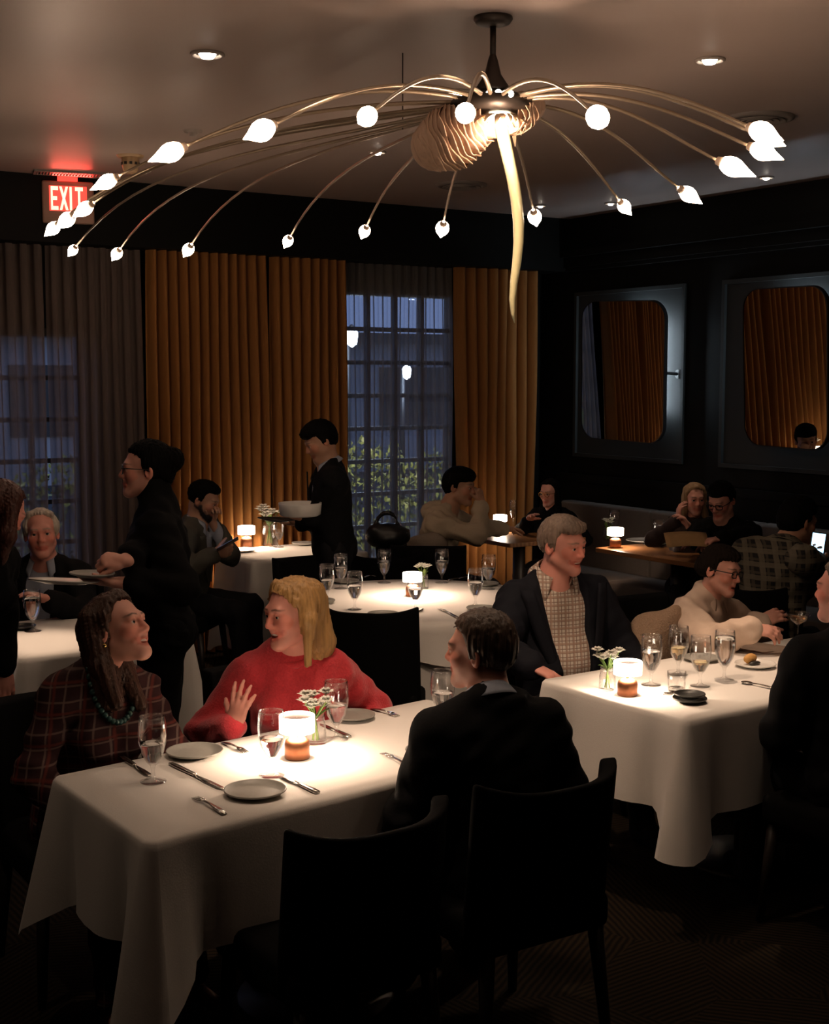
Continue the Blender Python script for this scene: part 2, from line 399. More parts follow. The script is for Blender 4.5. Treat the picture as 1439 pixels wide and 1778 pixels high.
# ---------------------------------------------------------------- mirrors on the right wall
M_MIRROR = mat('mirror_glass', (.72, .72, .70), .01, metal=1, var=0)
M_LED = mat('led_strip', (1, 1, 1), .5, emit=(.72, .88, 1.0), estr=72)
def rrect(w, h, r, n=8):
    pts = []
    for cx_, cz_, a0 in [(w/2 - r, h/2 - r, 0), (-w/2 + r, h/2 - r, 90), (-w/2 + r, -h/2 + r, 180), (w/2 - r, -h/2 + r, 270)]:
        for k in range(n + 1):
            a = R(a0 + 90 * k / n); pts.append((cx_ + r * math.cos(a), cz_ + r * math.sin(a)))
    return pts
def mirror(c, w, h, yaw, tilt, roll, label):
    root = empty('wall_mirror', c)
    root.rotation_euler = (Matrix.Rotation(R(-90 + yaw), 3, 'Z') @ Matrix.Rotation(R(tilt), 3, 'X') @ Matrix.Rotation(R(roll), 3, 'Y')).to_euler()
    tag(root, label, 'mirror')
    pts = rrect(w, h, .13)
    n = len(pts)
    MB().add([(x, 0, z) for x, z in pts], [tuple(range(n))]).build('mirror_glass', M_MIRROR, root, smooth=False)
    po = rrect(w + .016, h + .016, .138)
    mb = MB(); vs = [(x, -.004, z) for x, z in pts] + [(x, -.004, z) for x, z in po] + [(x, .03, z) for x, z in po] + [(x, .03, z) for x, z in pts]
    fs = []
    for i in range(n):
        j = (i + 1) % n
        for k in range(3): fs.append((k*n+i, k*n+j, (k+1)*n+j, (k+1)*n+i))
    fs.append(tuple(3*n + i for i in range(n)))
    mb.add(vs, fs).build('frame', M_FRAME, root, smooth=False, fix=True)
    return root
# ceiling fittings follow in the next part
for (pxa, pxb, pya, pyb, xm, yaw, tilt, roll, lab) in [
    (1022, 1140, 524, 766, 6.66, 10.5, 3.0, 2.0, 'rounded mirror in the corner, reflecting a barred window and mustard drape'),
    (1290, 1437, 501, 778, 6.68, -1.5, 4.0, 1.0, 'rounded mirror near the picture edge, reflecting only mustard drapes and a lamp')]:
    a, b = at_x(pxa, (pya + pyb) / 2, xm), at_x(pxb, (pya + pyb) / 2, xm)
    c = (a + b) / 2; w_ = (a.y - b.y) / math.cos(R(yaw)); h_ = at_x((pxa + pxb) / 2, pya, xm).z - at_x((pxa + pxb) / 2, pyb, xm).z
    root = mirror(c, w_, h_, yaw, tilt, roll, lab)
    Mi = Matrix.Translation(c) @ root.rotation_euler.to_matrix().to_4x4()
    Minv = Mi.inverted()
    wallp = Vector((XR - .006, c.y - w_ * .42 - .05, c.z - .02))
    MB().tube([(w_ * .36, .03, 0), Minv @ wallp], .011).build('bracket_arm', M_FRAME, root)
    ro = MB().tube([Minv @ wallp, Minv @ (wallp + Vector((-.02, 0, 0)))], .035, 12).build('rosette', M_FRAME, root)
    MB().tube([(-w_ * .36, .03, 0), Minv @ Vector((XR - .006, c.y + w_ * .36, c.z - .02))], .011).build('bracket_arm', M_FRAME, root)
    # led tape close to the wall, hidden behind the near edge and the top of the mirror
    ye = c.y - w_ / 2 * math.cos(R(yaw)) + .235; zt_ = c.z + h_ / 2 - .10
    led = [Vector((XR - .07, ye, c.z - h_ * .30)), Vector((XR - .07, ye, zt_ - .10)), Vector((XR - .07, ye + .05, zt_ - .02)), Vector((XR - .07, ye + .16, zt_)), Vector((XR - .07, ye + .30, zt_))]
    MB().tube([Minv @ q for q in led], .006, 6).build('led_strip', M_LED, root)

# ---------------------------------------------------------------- ceiling fittings
M_TRIMW = mat('white_trim_ring', (.30, .25, .22), .5)
M_DOWN = mat('downlight_lamp', (1, 1, 1), .4, emit=(1, .86, .70), estr=14)
M_HOLE = mat('black_reflector', (.02, .018, .016), .4)
def downlight(px, py, r, label, pos=None):
    p = Vector((pos[0], pos[1], CEIL)) if pos else at_z(px, py, CEIL)
    root = empty('recessed_downlight', p); tag(root, label, 'ceiling light', 'recessed ceiling downlights')
    MB().lathe([(r, 0), (r * 1.02, -.006), (r * .9, -.012), (r * .74, -.006), (r * .70, .0)], 28).build('trim_ring', M_TRIMW, root, fix=True)
    MB().lathe([(r * .70, -.001), (.001, -.0015)], 24).build('reflector', M_HOLE, root)
    MB().lathe([(.001, -.022), (r * .35, -.018), (r * .5, -.004), (r * .5, -.002)], 20).build('lamp', M_DOWN, root)
for px, py, r, l in [(360, 93, .068, 'recessed downlight in the ceiling above the left end of the chandelier arms'), (1232, 103, .062, 'recessed downlight in the ceiling above the right end of the chandelier'),
    (797, 159, .062, 'recessed downlight just behind the chandelier cone'), (655, 263, .05, 'recessed downlight beside the woven chandelier shell'), (478, 344, .045, 'small recessed downlight above the mustard curtains'),
    (938, 356, .045, 'small recessed downlight beyond the tip of the hanging tail'), (1060, 352, .045, 'small recessed downlight near the corner, beside a round bulb'), (1330, 307, .05, 'small recessed downlight near the right wall above the mirror'),
    (873, 384, .04, 'tiny recessed downlight in the far corner of the ceiling')]:
    downlight(px, py, r, l)
for pos, l in [((.25, 3.70), 'recessed downlight over the aisle beside the nearest table'), ((2.05, 3.55), 'recessed downlight above the nearest table'), ((2.45, 3.50), 'recessed downlight above the gap between the two front tables')]:
    downlight(0, 0, .06, l, pos)
M_GRILLE = mat('vent_paint', (.20, .17, .155), .6)
def diffuser(px, py, r, label):
    root = empty('air_diffuser', at_z(px, py, CEIL)); tag(root, label, 'air vent')
    MB().lathe([(r, 0), (r * .98, -.012), (r * .82, -.02), (r * .80, 0)], 36).build('outer_ring', M_GRILLE, root, fix=True)
    MB().lathe([(r * .8, -.001), (.001, -.002)], 30).build('throat', M_HOLE, root)
    for k in (.66, .48, .30):
        MB().lathe([(r * k, -.004), (r * (k + .10), -.022), (r * (k + .08), -.024), (r * (k - .02), -.006)], 32).build('cone_ring', M_GRILLE, root)
diffuser(1318, 204, .17, 'round ceiling air diffuser above the right bulbs of the chandelier')
diffuser(801, 320, .17, 'round ceiling air diffuser under the chandelier shell')
# sprinkler and smoke detector
p = at_z(335, 227, CEIL); root = empty('sprinkler_head', p); tag(root, 'small white sprinkler disc on the ceiling behind the chandelier arm', 'sprinkler')
MB().lathe([(.001, -.012), (.045, -.01), (.05, 0)], 20).build('cover_plate', M_TRIMW, root); MB().lathe([(.001, -.03), (.02, -.028), (.024, -.01)], 14).build('deflector', M_TRIMW, root)
p = at_z(226, 270, CEIL); root = empty('smoke_detector', p); tag(root, 'tan ceiling smoke detector near the exit sign', 'smoke detector')
M_TAN = mat('tan_plastic', (.34, .22, .12), .5)
MB().lathe([(.001, -.012), (.072, -.012), (.078, 0)], 24).build('base_plate', M_TAN, root)
MB().lathe([(.05, -.012), (.05, -.05), (.042, -.085), (.03, -.10), (.001, -.104)], 24).build('housing', M_TAN, root)
for k in range(10):
    a = k * .628; MB().box((-.008, -.004, -.045), (.008, .004, -.03), M=Matrix.Translation((.049 * math.cos(a), .049 * math.sin(a), -.01)) @ Matrix.Rotation(a + math.pi/2, 4, 'Z')).build('slot', M_HOLE, root, smooth=False)

# ---------------------------------------------------------------- exit sign with its red light
c = at_y(118, 352, 8.32); top = CEIL
root = empty('exit_sign', (c.x, 8.32, CEIL), R(0)); tag(root, 'illuminated red exit sign hanging from the ceiling over the sheer curtain', 'exit sign')
root.rotation_euler = (0, 0, R(-14))
sw, sh = .318, .262; zc = c.z - CEIL
M_SIGN = mat('sign_housing', (.34, .20, .15), .5, var=.05)
M_SIGNR = mat('sign_red_glass', (.5, .03, .02), .4, emit=(1.0, .06, .04), estr=1.1)
M_LET = mat('sign_lettering', (1, .5, .4), .4, emit=(1.0, .42, .27), estr=2.0)
MB().box((-sw/2, -.02, zc - sh/2), (sw/2, .02, zc + sh/2)).build('housing', M_SIGN, root, smooth=False, bevel=.012)
MB().box((-.115, -.0225, zc - .055), (.115, -.0195, zc + .10)).build('red_face', M_SIGNR, root, smooth=False)
MB().box((-.06, -.03, zc + sh/2), (.06, .03, zc + sh/2 + .03)).build('mount', M_SIGNR, root, smooth=False)
LET = {'E': [(0,0,.26,1),(.26,0,1,.16),(.26,.84,1,1),(.26,.42,.85,.58)], 'I': [(0,0,.3,1)], 'T': [(0,.84,1,1),(.36,0,.64,.84)]}
x = -.105; lz0, lh = zc - .05, .145
for ch, w_ in [('E', .048), ('X', .058), ('I', .05), ('T', .052)]:
    mb = MB(); ch_w = w_ * .92
    if ch == 'X':
        for s_ in (0, 1):
            q = [(0, 0), (.28, 0), (1, 1), (.72, 1)] if s_ == 0 else [(.72, 0), (1, 0), (.28, 1), (0, 1)]
            vs = [(x + a * ch_w, -.0265, lz0 + b * lh) for a, b in q] + [(x + a * ch_w, -.0225, lz0 + b * lh) for a, b in q]
            mb.add(vs, [(0,1,2,3),(4,5,6,7),(0,1,5,4),(1,2,6,5),(2,3,7,6),(3,0,4,7)])
    else:
        for a0, b0, a1, b1 in LET[ch]:
            mb.box((x + a0 * ch_w, -.0265, lz0 + b0 * lh), (x + a1 * ch_w, -.0225, lz0 + b1 * lh))
    mb.build('letter_' + ch.lower(), M_LET, root, smooth=False)
    x += .034 if ch == 'I' else w_ + .004
vb = empty('ceiling_grille', (c.x - .02, 8.20, CEIL)); tag(vb, 'slotted ceiling grille glowing red above the exit sign', 'air vent')
vb.rotation_euler = (0, 0, R(-14))
MB().box((-.22, -.075, -.012), (.22, -.06, 0)).box((-.22, .06, -.012), (.22, .075, 0)).box((-.22, -.06, -.012), (-.205, .06, 0)).box((.205, -.06, -.012), (.22, .06, 0)).build('frame', M_GRILLE, vb, smooth=False)
MB().box((-.205, -.06, -.003), (.205, .06, -.001)).build('throat', M_HOLE, vb, smooth=False)
for k in range(22):
    xx = -.196 + k * .0187; MB().box((xx - .004, -.06, -.011), (xx + .004, .06, -.004)).build('slat', M_GRILLE, vb, smooth=False)
add_light('exit sign glow', 'AREA', (c.x + .01, 8.26, c.z + sh/2 + .012), 1.1, (1, .07, .05), (c.x - .10, 7.75, CEIL), shape='RECTANGLE', size=.24, size_y=.03)

# ---------------------------------------------------------------- banquette along the right wall
M_BENCH = mat('taupe_upholstery', (.105, .082, .070), .8, var=.1, scale=70, bump=.1)
root = empty('banquette_bench', (6.65, 6.2, 0)); tag(root, 'long taupe upholstered banquette against the dark right wall', 'bench')
y0, y1 = -4.2, 2.05
MB().box((-.27, y0, .06), (.22, y1, .34)).build('plinth', M_BLACK, root, smooth=False)
for k in range(6):
    a, b = y0 + (y1 - y0) * k / 6 + .004, y0 + (y1 - y0) * (k + 1) / 6 - .004
    MB().box((-.30, a, .34), (.12, b, .46)).build('seat_cushion', M_BENCH, root, bevel=.02)
    MB().box((.10, a, .44), (.22, b, .95), M=Matrix.Translation((0, 0, 0))).build('back_cushion', M_BENCH, root, bevel=.02)
# ================================================================ chandelier
hub = at_z(862, 165, 2.985)
hub = Vector((at_z(856, 30, CEIL).x, at_z(856, 30, CEIL).y, 0)); HX, HY = hub.x, hub.y
ch = empty('chandelier', (HX, HY, CEIL)); tag(ch, 'large octopus like chandelier with many long arms and glowing teardrop bulbs', 'chandelier')
M_BRONZE = mat('dark_bronze', (.045, .034, .028), .42, metal=.6, var=.15)
M_ARM = mat('champagne_arm', (.36, .27, .19), .38, metal=.7, var=.1)
M_BULB = mat('bulb_glass', (1, 1, 1), .3, emit=(1, .74, .53), estr=29)
M_CERAM = mat('bulb_collar', (.50, .36, .27), .5)
MB().lathe([(.001, 0), (.068, 0), (.07, -.008), (.06, -.022), (.03, -.03), (.012, -.032)], 28).build('canopy', M_BRONZE, ch, fix=True)
zc = at_t(856, 100, 1).z  # only used for reading heights below
def zat(px, py):          # height of a pixel at the hub's depth
    d = ray(px, py); t = (HX * math.sin(-YAW) + HY * math.cos(YAW)) / (d.x * math.sin(-YAW) + d.y * math.cos(YAW)); return HC + d.z * t
z1, z2, zh = zat(856, 100), zat(863, 160), zat(865, 172)
MB().tube([(0, 0, -.03), (0, 0, z1 - CEIL)], .011, 10).build('rod', M_BRONZE, ch)
MB().lathe([(.011, z1 - CEIL + .01), (.018, z1 - CEIL - .01), (.03, (z1 + z2) / 2 - CEIL), (.062, z2 - CEIL + .012), (.066, z2 - CEIL), (.001, z2 - CEIL - .01)], 24).build('cone', M_BRONZE, ch)
MB().lathe([(.001, z2 - CEIL - .01), (.10, z2 - CEIL - .012), (.15, zh - CEIL - .01), (.12, zh - CEIL - .05), (.001, zh - CEIL - .06)], 28).build('hub_plate', M_BRONZE, ch)
BZ = HC + .72
bulbs = [(93, 396), (117, 381), (148, 362), (187, 315), (298, 264), (456, 226), (638, 202), (808, 196), (1037, 203), (1322, 229), (1330, 240), (1322, 262),
         (1270, 289), (1194, 337), (1083, 358), (928, 376), (768, 396), (633, 401), (500, 418), (327, 433), (203, 440), (127, 434)]
SC0 = Vector((HX, HY, CEIL))
bulbmesh = collarmesh = None
for k, (px, py) in enumerate(bulbs):
    p = at_z(px, py, BZ); d = Vector((p.x - HX, p.y - HY, 0)); L_ = d.length; dn = d.normalized()
    ang = math.atan2(dn.y, dn.x)
    tail_dir = (dn * .90 + Vector((0, 0, -.42))).normalized()
    neck = p - tail_dir * .045                       # where the arm ends
    a0 = Vector((HX, HY, zh - .01)) + dn * .11
    c1 = a0 + dn * (L_ * .38) + Vector((0, 0, .022 + .015 * math.sin(k * 2.1) if L_ < 1.3 else .008 + .012 * math.sin(k * 2.1)))
    c2 = neck - tail_dir * (L_ * .26) + Vector((0, 0, .012))
    path = []
    for i in range(17):
        t = i / 16; path.append(a0 * (1-t)**3 + c1 * 3*t*(1-t)**2 + c2 * 3*t*t*(1-t) + neck * t**3 - SC0)
    MB().tube(path, [.0085 - .0035 * i / 16 for i in range(17)], 8).build('arm', M_ARM, ch)
    Rm = Vector((0, 0, 1)).rotation_difference(tail_dir).to_euler()
    sc_ = .96 + .10 * math.sin(k * 1.7)
    if bulbmesh is None:
        bu = MB().lathe([(.010, -.038), (.020, -.032), (.028, -.015), (.031, .002), (.028, .02), (.020, .038), (.012, .055), (.006, .072), (.001, .084)], 16).build('bulb', M_BULB, ch); bulbmesh = bu.data
        co = MB().lathe([(.007, -.055), (.013, -.052), (.015, -.042), (.018, -.033), (.013, -.030)], 14).build('bulb_collar', M_CERAM, bu); collarmesh = co.data
    else:
        bu = bpy.data.objects.new('bulb', bulbmesh); COL.objects.link(bu); bu.parent = ch
        co = bpy.data.objects.new('bulb_collar', collarmesh); COL.objects.link(co); co.parent = bu
    bu.location = p - SC0; bu.rotation_euler = Rm; bu.scale = (sc_,) * 3
# short stub arms bundled along the left of the hub
# suspension wire
w0 = at_z(699, 92, CEIL)
MB().tube([(w0.x - HX, w0.y - HY, 0), (w0.x - HX, w0.y - HY, zat(699, 178) - CEIL)], .0025, 6).build('support_wire', M_BRONZE, ch)

# coiled feather shell: overlapping curved scales
M_SHELL = mat('feather_fibre', (.56, .37, .26), .7, var=.25, scale=60, stretch=(1, 1, .2), bump=.4)
M_SHELLIN = mat('feather_pale', (.62, .48, .36), .65, var=.12, scale=50)
rgt = Vector((math.cos(YAW), math.sin(YAW), 0)); fwd = Vector((-math.sin(YAW), math.cos(YAW), 0)); up = Vector((0, 0, 1))
DEP = HX * fwd.x + HY * fwd.y
def hp(px, py, dd=0.0):    # a point of the chandelier body: picture position at the hub's depth plus dd
    d = ray(px, py); t = (DEP + dd) / (d.x * fwd.x + d.y * fwd.y); return Vector((0, 0, HC)) + d * t - SC0
rnd = random.Random(11)
def leaf(mb, base, tip, width, nrm, bend, seg=7):
    base, tip = Vector(base), Vector(tip); ax = tip - base; side = ax.normalized().cross(nrm).normalized(); vs = []; fs = []
    for i in range(seg + 1):
        t = i / seg; c = base + ax * t + nrm * bend * math.sin(math.pi * t * .8); w = width * (math.sin(math.pi * (.12 + .86 * t)) ** .7) * (1 - .25 * t)
        if i == seg: w = width * .06
        vs += [c - side * w, c + nrm * w * .35, c + side * w]
    for i in range(seg):
        for k in range(2): fs.append((i*3+k, i*3+k+1, (i+1)*3+k+1, (i+1)*3+k))
    mb.add(vs, fs)
def shell_body(pa, pb, rads, n, label):
    """ragged overlapping cuffs stacked along the axis pa -> pb"""
    ax = (pb - pa); ln = ax.length; ax = ax.normalized(); e1 = ax.cross(up).normalized(); e2 = e1.cross(ax)
    for k in range(n):
        t = k / (n - 1); c = pa + ax * ln * t; r = float(np.interp(t, np.linspace(0, 1, len(rads)), rads)); ph = rnd.uniform(0, 6)
        def fn(u, v):
            a = 2 * math.pi * u; rag = 1 + .035 * math.sin(4 * a + ph) + .02 * math.sin(11 * a + 2 * ph) + .012 * math.sin(37 * a)
            rr = r * (.80 + .22 * v ** .8) * (1 + (rag - 1) * v); xx = ln / n * (2.4 * v - .9) + .005 * math.sin(5 * a + ph) * v
            return tuple(c + ax * xx + e1 * (rr * math.cos(a)) + e2 * (rr * .86 * math.sin(a)))
        MB().grid(fn, 60, 6, wrap=True).build('feather_cuff', M_SHELL, ch, solid=.003)
    def end(u, v):
        a = 2 * math.pi * u; ph = v * math.pi / 2; return tuple(pa - ax * (.045 * math.cos(ph)) + e1 * (rads[0] * .8 * math.sin(ph) * math.cos(a)) + e2 * (rads[0] * .7 * math.sin(ph) * math.sin(a)))
    MB().grid(end, 40, 8, wrap=True).build('feather_shell_end', M_SHELL, ch)
shell_body(hp(738, 262, .05), hp(838, 214, -.02), [.098, .122, .130, .118, .095, .075], 15, '')
shell_body(hp(925, 186, .06), hp(885, 200, .0), [.060, .080, .085, .070], 8, '')
# bright ragged petals round the inner light
M_PETAL = mat('translucent_petal', (.80, .55, .38), .6, var=.1)
pc = hp(868, 200, -.03)
for k in range(26):
    a = 2 * math.pi * k / 26 + rnd.uniform(-.1, .1)
    o = rgt * math.cos(a) + fwd * math.sin(a) * .8; ln = rnd.uniform(.07, .115)
    b = pc + o * .035; t = pc + o * (.035 + ln * .75) + up * (-ln * rnd.uniform(.45, .9) ) + rgt * (-.02)
    mb = MB(); leaf(mb, b, t, .013, (o + up * .6).normalized(), .022); mb.build('petal', M_PETAL, ch)
# glowing lamp inside, and the long pale tusk that hangs from it
M_CORE = mat('inner_lamp', (1, 1, 1), .4, emit=(1, .78, .52), estr=20)
MB().sphere(tuple(pc + up * (-.012)), .034, 16, 10, sc=(1.5, 1.2, .7)).build('inner_lamp', M_CORE, ch)
add_light('chandelier core', 'POINT', tuple(pc + up * -.10 + SC0 - fwd * .12), 5, WARM, shadow_soft_size=.04)
M_TUSK = mat('pale_resin_tusk', (.74, .68, .40), .22, var=.15, scale=8, coat=.6)
tp = [(868, 214), (874, 240), (881, 270), (889, 305), (896, 345), (900, 385), (900, 420), (897, 455), (892, 490), (889, 520), (890, 545), (893, 561)]
wd = [13, 13.5, 13, 12.5, 12, 11.5, 10.5, 9.5, 8, 6.5, 4, .6]
MB().tube([hp(x, y, -.03 + .05 * i / 11) for i, (x, y) in enumerate(tp)], [w * .00222 for w in wd], 12, flat=.8).build('tusk', M_TUSK, ch)
# bright highlights on the hub, put in as small self-glowing beads
for k, (px, py) in enumerate([(849, 163), (865, 161), (886, 163)]):
    MB().sphere(tuple(hp(px, py, -.13)), .012, 12, 8).build('hub_glint', M_DOWN if k != 9 else M_STEEL, ch)
# ================================================================ tables and cloths
TZ = .76
def table_frame(corners, label, cat='table', topmat=None, z=TZ - .012, name='dining_table'):
    """corners: four (x, y) counter clockwise; pedestal table"""
    cx_ = sum(c[0] for c in corners) / 4; cy_ = sum(c[1] for c in corners) / 4
    root = empty(name, (cx_, cy_, 0)); tag(root, label, cat)
    q = [(c[0] - cx_, c[1] - cy_) for c in corners]; mb = MB()
    mb.add([(x, y, z - .03) for x, y in q] + [(x, y, z) for x, y in q], [(3,2,1,0),(4,5,6,7),(0,1,5,4),(1,2,6,5),(2,3,7,6),(3,0,4,7)])
    mb.build('tabletop', topmat or M_DARKWOOD, root, smooth=False, bevel=.004)
    MB().tube([(0, 0, .03), (0, 0, z - .03)], .045, 14).build('pedestal', M_DARKWOOD, root)
    MB().lathe([(.001, .035), (.05, .035), (.24, .015), (.25, 0), (.001, 0)], 24).build('base', M_DARKWOOD, root, fix=True)
    return root
def rect_cloth(corners, drop, label, seed=0, flare=.022, tipdrop=1.42, tip=.085, mat_=None, name='tablecloth'):
    rnd = random.Random(seed)
    cx_ = sum(c[0] for c in corners) / 4; cy_ = sum(c[1] for c in corners) / 4
    q = [Vector((c[0] - cx_, c[1] - cy_)) for c in corners]
    r = .022; ring = []                     # points: pos, outward normal, distance to corner along the edge, corner id
    for k in range(4):
        a, b = q[k], q[(k + 1) % 4]; d = (b - a); ln = d.length; d.normalize(); n = Vector((d.y, -d.x))
        pd = (q[k] - q[(k - 1) % 4]).normalized(); pn = Vector((pd.y, -pd.x))
        for j in range(6):                  # rounded corner at a
            t = j / 6; nn = (pn * (1 - t) + n * t).normalized(); ctr = a + pd * -r + d * r
            ring.append((ctr + nn * r, nn, (t - .5) * .03, k))
        m = max(14, int(ln / .035))
        for j in range(m):
            s = r + (ln - 2 * r) * j / m
            da, db = s + .015, ln - s + .015
            ring.append((a + d * s, n, da if da < db else -db, k if da < db else (k + 1) % 4))
    N_ = len(ring); ph = [rnd.uniform(0, 6) for _ in range(8)]
    rows = 14; vs = []; fs = []
    # top: concentric shrink
    for i, (p, n, ds, k) in enumerate(ring):
        vs.append((p.x, p.y, .0))
    top_rings = 6
    for j in range(1, top_rings):
        f = 1 - j / top_rings
        for p, n, ds, k in ring: vs.append((p.x * f, p.y * f, .0006 * math.sin(17 * p.x * f + 11 * p.y)))
    vs.append((0, 0, 0)); cidx = len(vs) - 1
    for j in range(top_rings - 1):
        for i in range(N_):
            i2 = (i + 1) % N_; fs.append((j*N_+i, j*N_+i2, (j+1)*N_+i2, (j+1)*N_+i))
    for i in range(N_): fs.append(((top_rings-1)*N_+i, (top_rings-1)*N_+(i+1) % N_, cidx))
    base = len(vs); acc = [0]
    for i in range(1, N_): acc.append(acc[-1] + (ring[i][0] - ring[i-1][0]).length)
    for j in range(rows + 1):
        v = j / rows
        for i, (p, n, ds, k) in enumerate(ring):
            ad = abs(ds); s = acc[i]
            cw = math.exp(-(ad / .10) ** 2)
            crease = math.exp(-((ad - .16) / .055) ** 2)
            wav = math.sin(s * 13 + ph[0]) * .5 + math.sin(s * 23 + ph[1] + ds) * .3 + math.sin(s * 6.1 + ph[2]) * .6
            dr = drop * (1 + (tipdrop - 1) * cw) + .012 * math.sin(s * 5 + ph[3])
            if v < .12: z = -r * (v / .12) * .7; out = r * .5 * math.sin(v / .12 * math.pi / 2)
            else:
                vv = (v - .12) / .88; z = -r * .7 - (dr - r * .7) * vv
                out = r * .5 + vv * (flare + tip * cw - .045 * crease) + wav * .013 * vv * (1 - cw)
                # the corner hangs as a pleat: pull it sideways so a double fold shows
            side = Vector((-n.y, n.x)) * (.035 * v * cw * math.sin(ds * 40 + ph[4]) if v > .12 else 0)
            q2 = p + n * out + side
            vs.append((q2.x, q2.y, z))
    for j in range(rows):
        for i in range(N_):
            i2 = (i + 1) % N_; fs.append((base+j*N_+i, base+(j+1)*N_+i, base+(j+1)*N_+i2, base+j*N_+i2))
    for i in range(N_):
        i2 = (i + 1) % N_; fs.append((i, i2, base + i2, base + i)) if False else None
    mb = MB(); mb.add(vs, fs)
    o = mb.build(name, mat_ or M_CLOTH, fix=True); o.location = (cx_, cy_, TZ)
    return tag(o, label, 'tablecloth')
def xy(px, py, z=TZ): p = at_z(px, py, z); return (p.x, p.y)

# table in front: near left corner, near right, far right, far left
fl, nl, fr = Vector(xy(94, 1348)), Vector(xy(258, 1462)), Vector(xy(742, 1214))
T1 = [tuple(nl), tuple(nl + (fr - fl)), tuple(fr), tuple(fl)]
table_frame(T1, 'rectangular dining table under the cloth nearest the camera')
rect_cloth(T1, .318, 'white tablecloth on the nearest table, where the woman in red sits', 1)
a, b = Vector(xy(941, 1180)), Vector(xy(1190, 1249)); d2 = Vector((1, .03)).normalized() * 1.50
T2 = [tuple(b), tuple(b + d2), tuple(a + d2), tuple(a)]
table_frame(T2, 'rectangular dining table under the cloth beside the smiling man in a navy jacket')
rect_cloth(T2, .34, 'white tablecloth hanging in a long corner fold beside the smiling man', 2, tip=.05)
T3 = [(1.585, 5.45), (2.35, 5.45), (2.42, 6.28), (1.68, 6.28)]
table_frame(T3, 'dining table under the cloth in front of the white haired man')
rect_cloth(T3, .50, 'white tablecloth in front of the white haired man', 3, tipdrop=1.15)
T4 = [(3.70, 7.58), (4.55, 7.58), (4.60, 8.24), (3.75, 8.24)]
table_frame(T4, 'dining table under the cloth beside the mustard curtains')
rect_cloth(T4, .62, 'white tablecloth beside the mustard curtains, where the bearded man sits', 4, tipdrop=1.1, tip=.05)
# round table
RC = at_z(716, 1041, TZ); RR = .70
root = empty('round_table', (RC.x, RC.y, 0)); tag(root, 'round dining table under a white cloth in the middle of the room', 'table')
MB().lathe([(.001, TZ - .012), (RR - .01, TZ - .012), (RR - .005, TZ - .02), (RR - .01, TZ - .045), (.001, TZ - .045)], 48).build('tabletop', M_DARKWOOD, root, fix=True)
MB().tube([(0, 0, .03), (0, 0, TZ - .045)], .05, 14).build('pedestal', M_DARKWOOD, root)
MB().lathe([(.001, .035), (.05, .035), (.30, .015), (.31, 0), (.001, 0)], 24).build('base', M_DARKWOOD, root, fix=True)
def round_cloth(drop, off, folds, amp, z0, label, seed, top=True):
    def fn(u, v):
        a = 2 * math.pi * u; r = RR + off
        if v < .4: rr = r * v / .4; return (rr * math.cos(a), rr * math.sin(a), 0)
        t = (v - .4) / .6
        w = amp * t * (math.sin(folds * a) + .5 * math.sin((folds * 1.7) // 1 * a + 1.3))
        rr = r + .012 * min(1, t * 8) + w + .02 * t
        sq = .045 * math.cos(4 * a + .6)            # a square cloth on a round table hangs unevenly
        return (rr * math.cos(a), rr * math.sin(a), -(drop + (sq if drop < .3 else 0)) * t)
    o = MB().grid(fn, 160, 20, wrap=True).build('tablecloth', M_CLOTH, loc=(RC.x, RC.y, z0))
    return tag(o, label, 'tablecloth')
round_cloth(.66, 0, 14, .022, TZ - .003, 'long white under cloth reaching down round the round table', 5)
round_cloth(.17, .008, 9, .012, TZ, 'short white top cloth on the round table', 6)
# wooden tables along the banquette
M_OAK = bpy.data.materials.new('honey_oak'); M_OAK.use_nodes = True
N, L = nodes_of(M_OAK); b_ = N['Principled BSDF']; b_.inputs['Roughness'].default_value = .28
tc = N.new('ShaderNodeTexCoord'); wv = N.new('ShaderNodeTexWave'); wv.bands_direction = 'X'; wv.inputs['Scale'].default_value = 9; wv.inputs['Distortion'].default_value = 5; wv.inputs['Detail'].default_value = 3
mp = N.new('ShaderNodeMapping'); mp.inputs['Scale'].default_value = (1, .15, 1); L.new(tc.outputs['Object'], mp.inputs[0]); L.new(mp.outputs[0], wv.inputs[0])
cr = N.new('ShaderNodeValToRGB'); cr.color_ramp.elements[0].color = (.20, .085, .03, 1); cr.color_ramp.elements[1].color = (.34, .16, .065, 1)
L.new(wv.outputs['Fac'], cr.inputs[0]); L.new(cr.outputs[0], b_.inputs['Base Color'])
for (x0, x1, y0, y1, lab) in [(5.62, 6.32, 7.42, 8.12, 'oak table in the corner, under the elbow of the person in the cream hoodie'),
                              (5.98, 6.56, 5.92, 6.92, 'oak table in front of the couple reading a menu'),
                              (5.98, 6.56, 4.45, 5.45, 'oak table beside the person in the plaid shirt')]:
    table_frame([(x0, y0), (x1, y0), (x1, y1), (x0, y1)], lab, topmat=M_OAK, z=TZ)

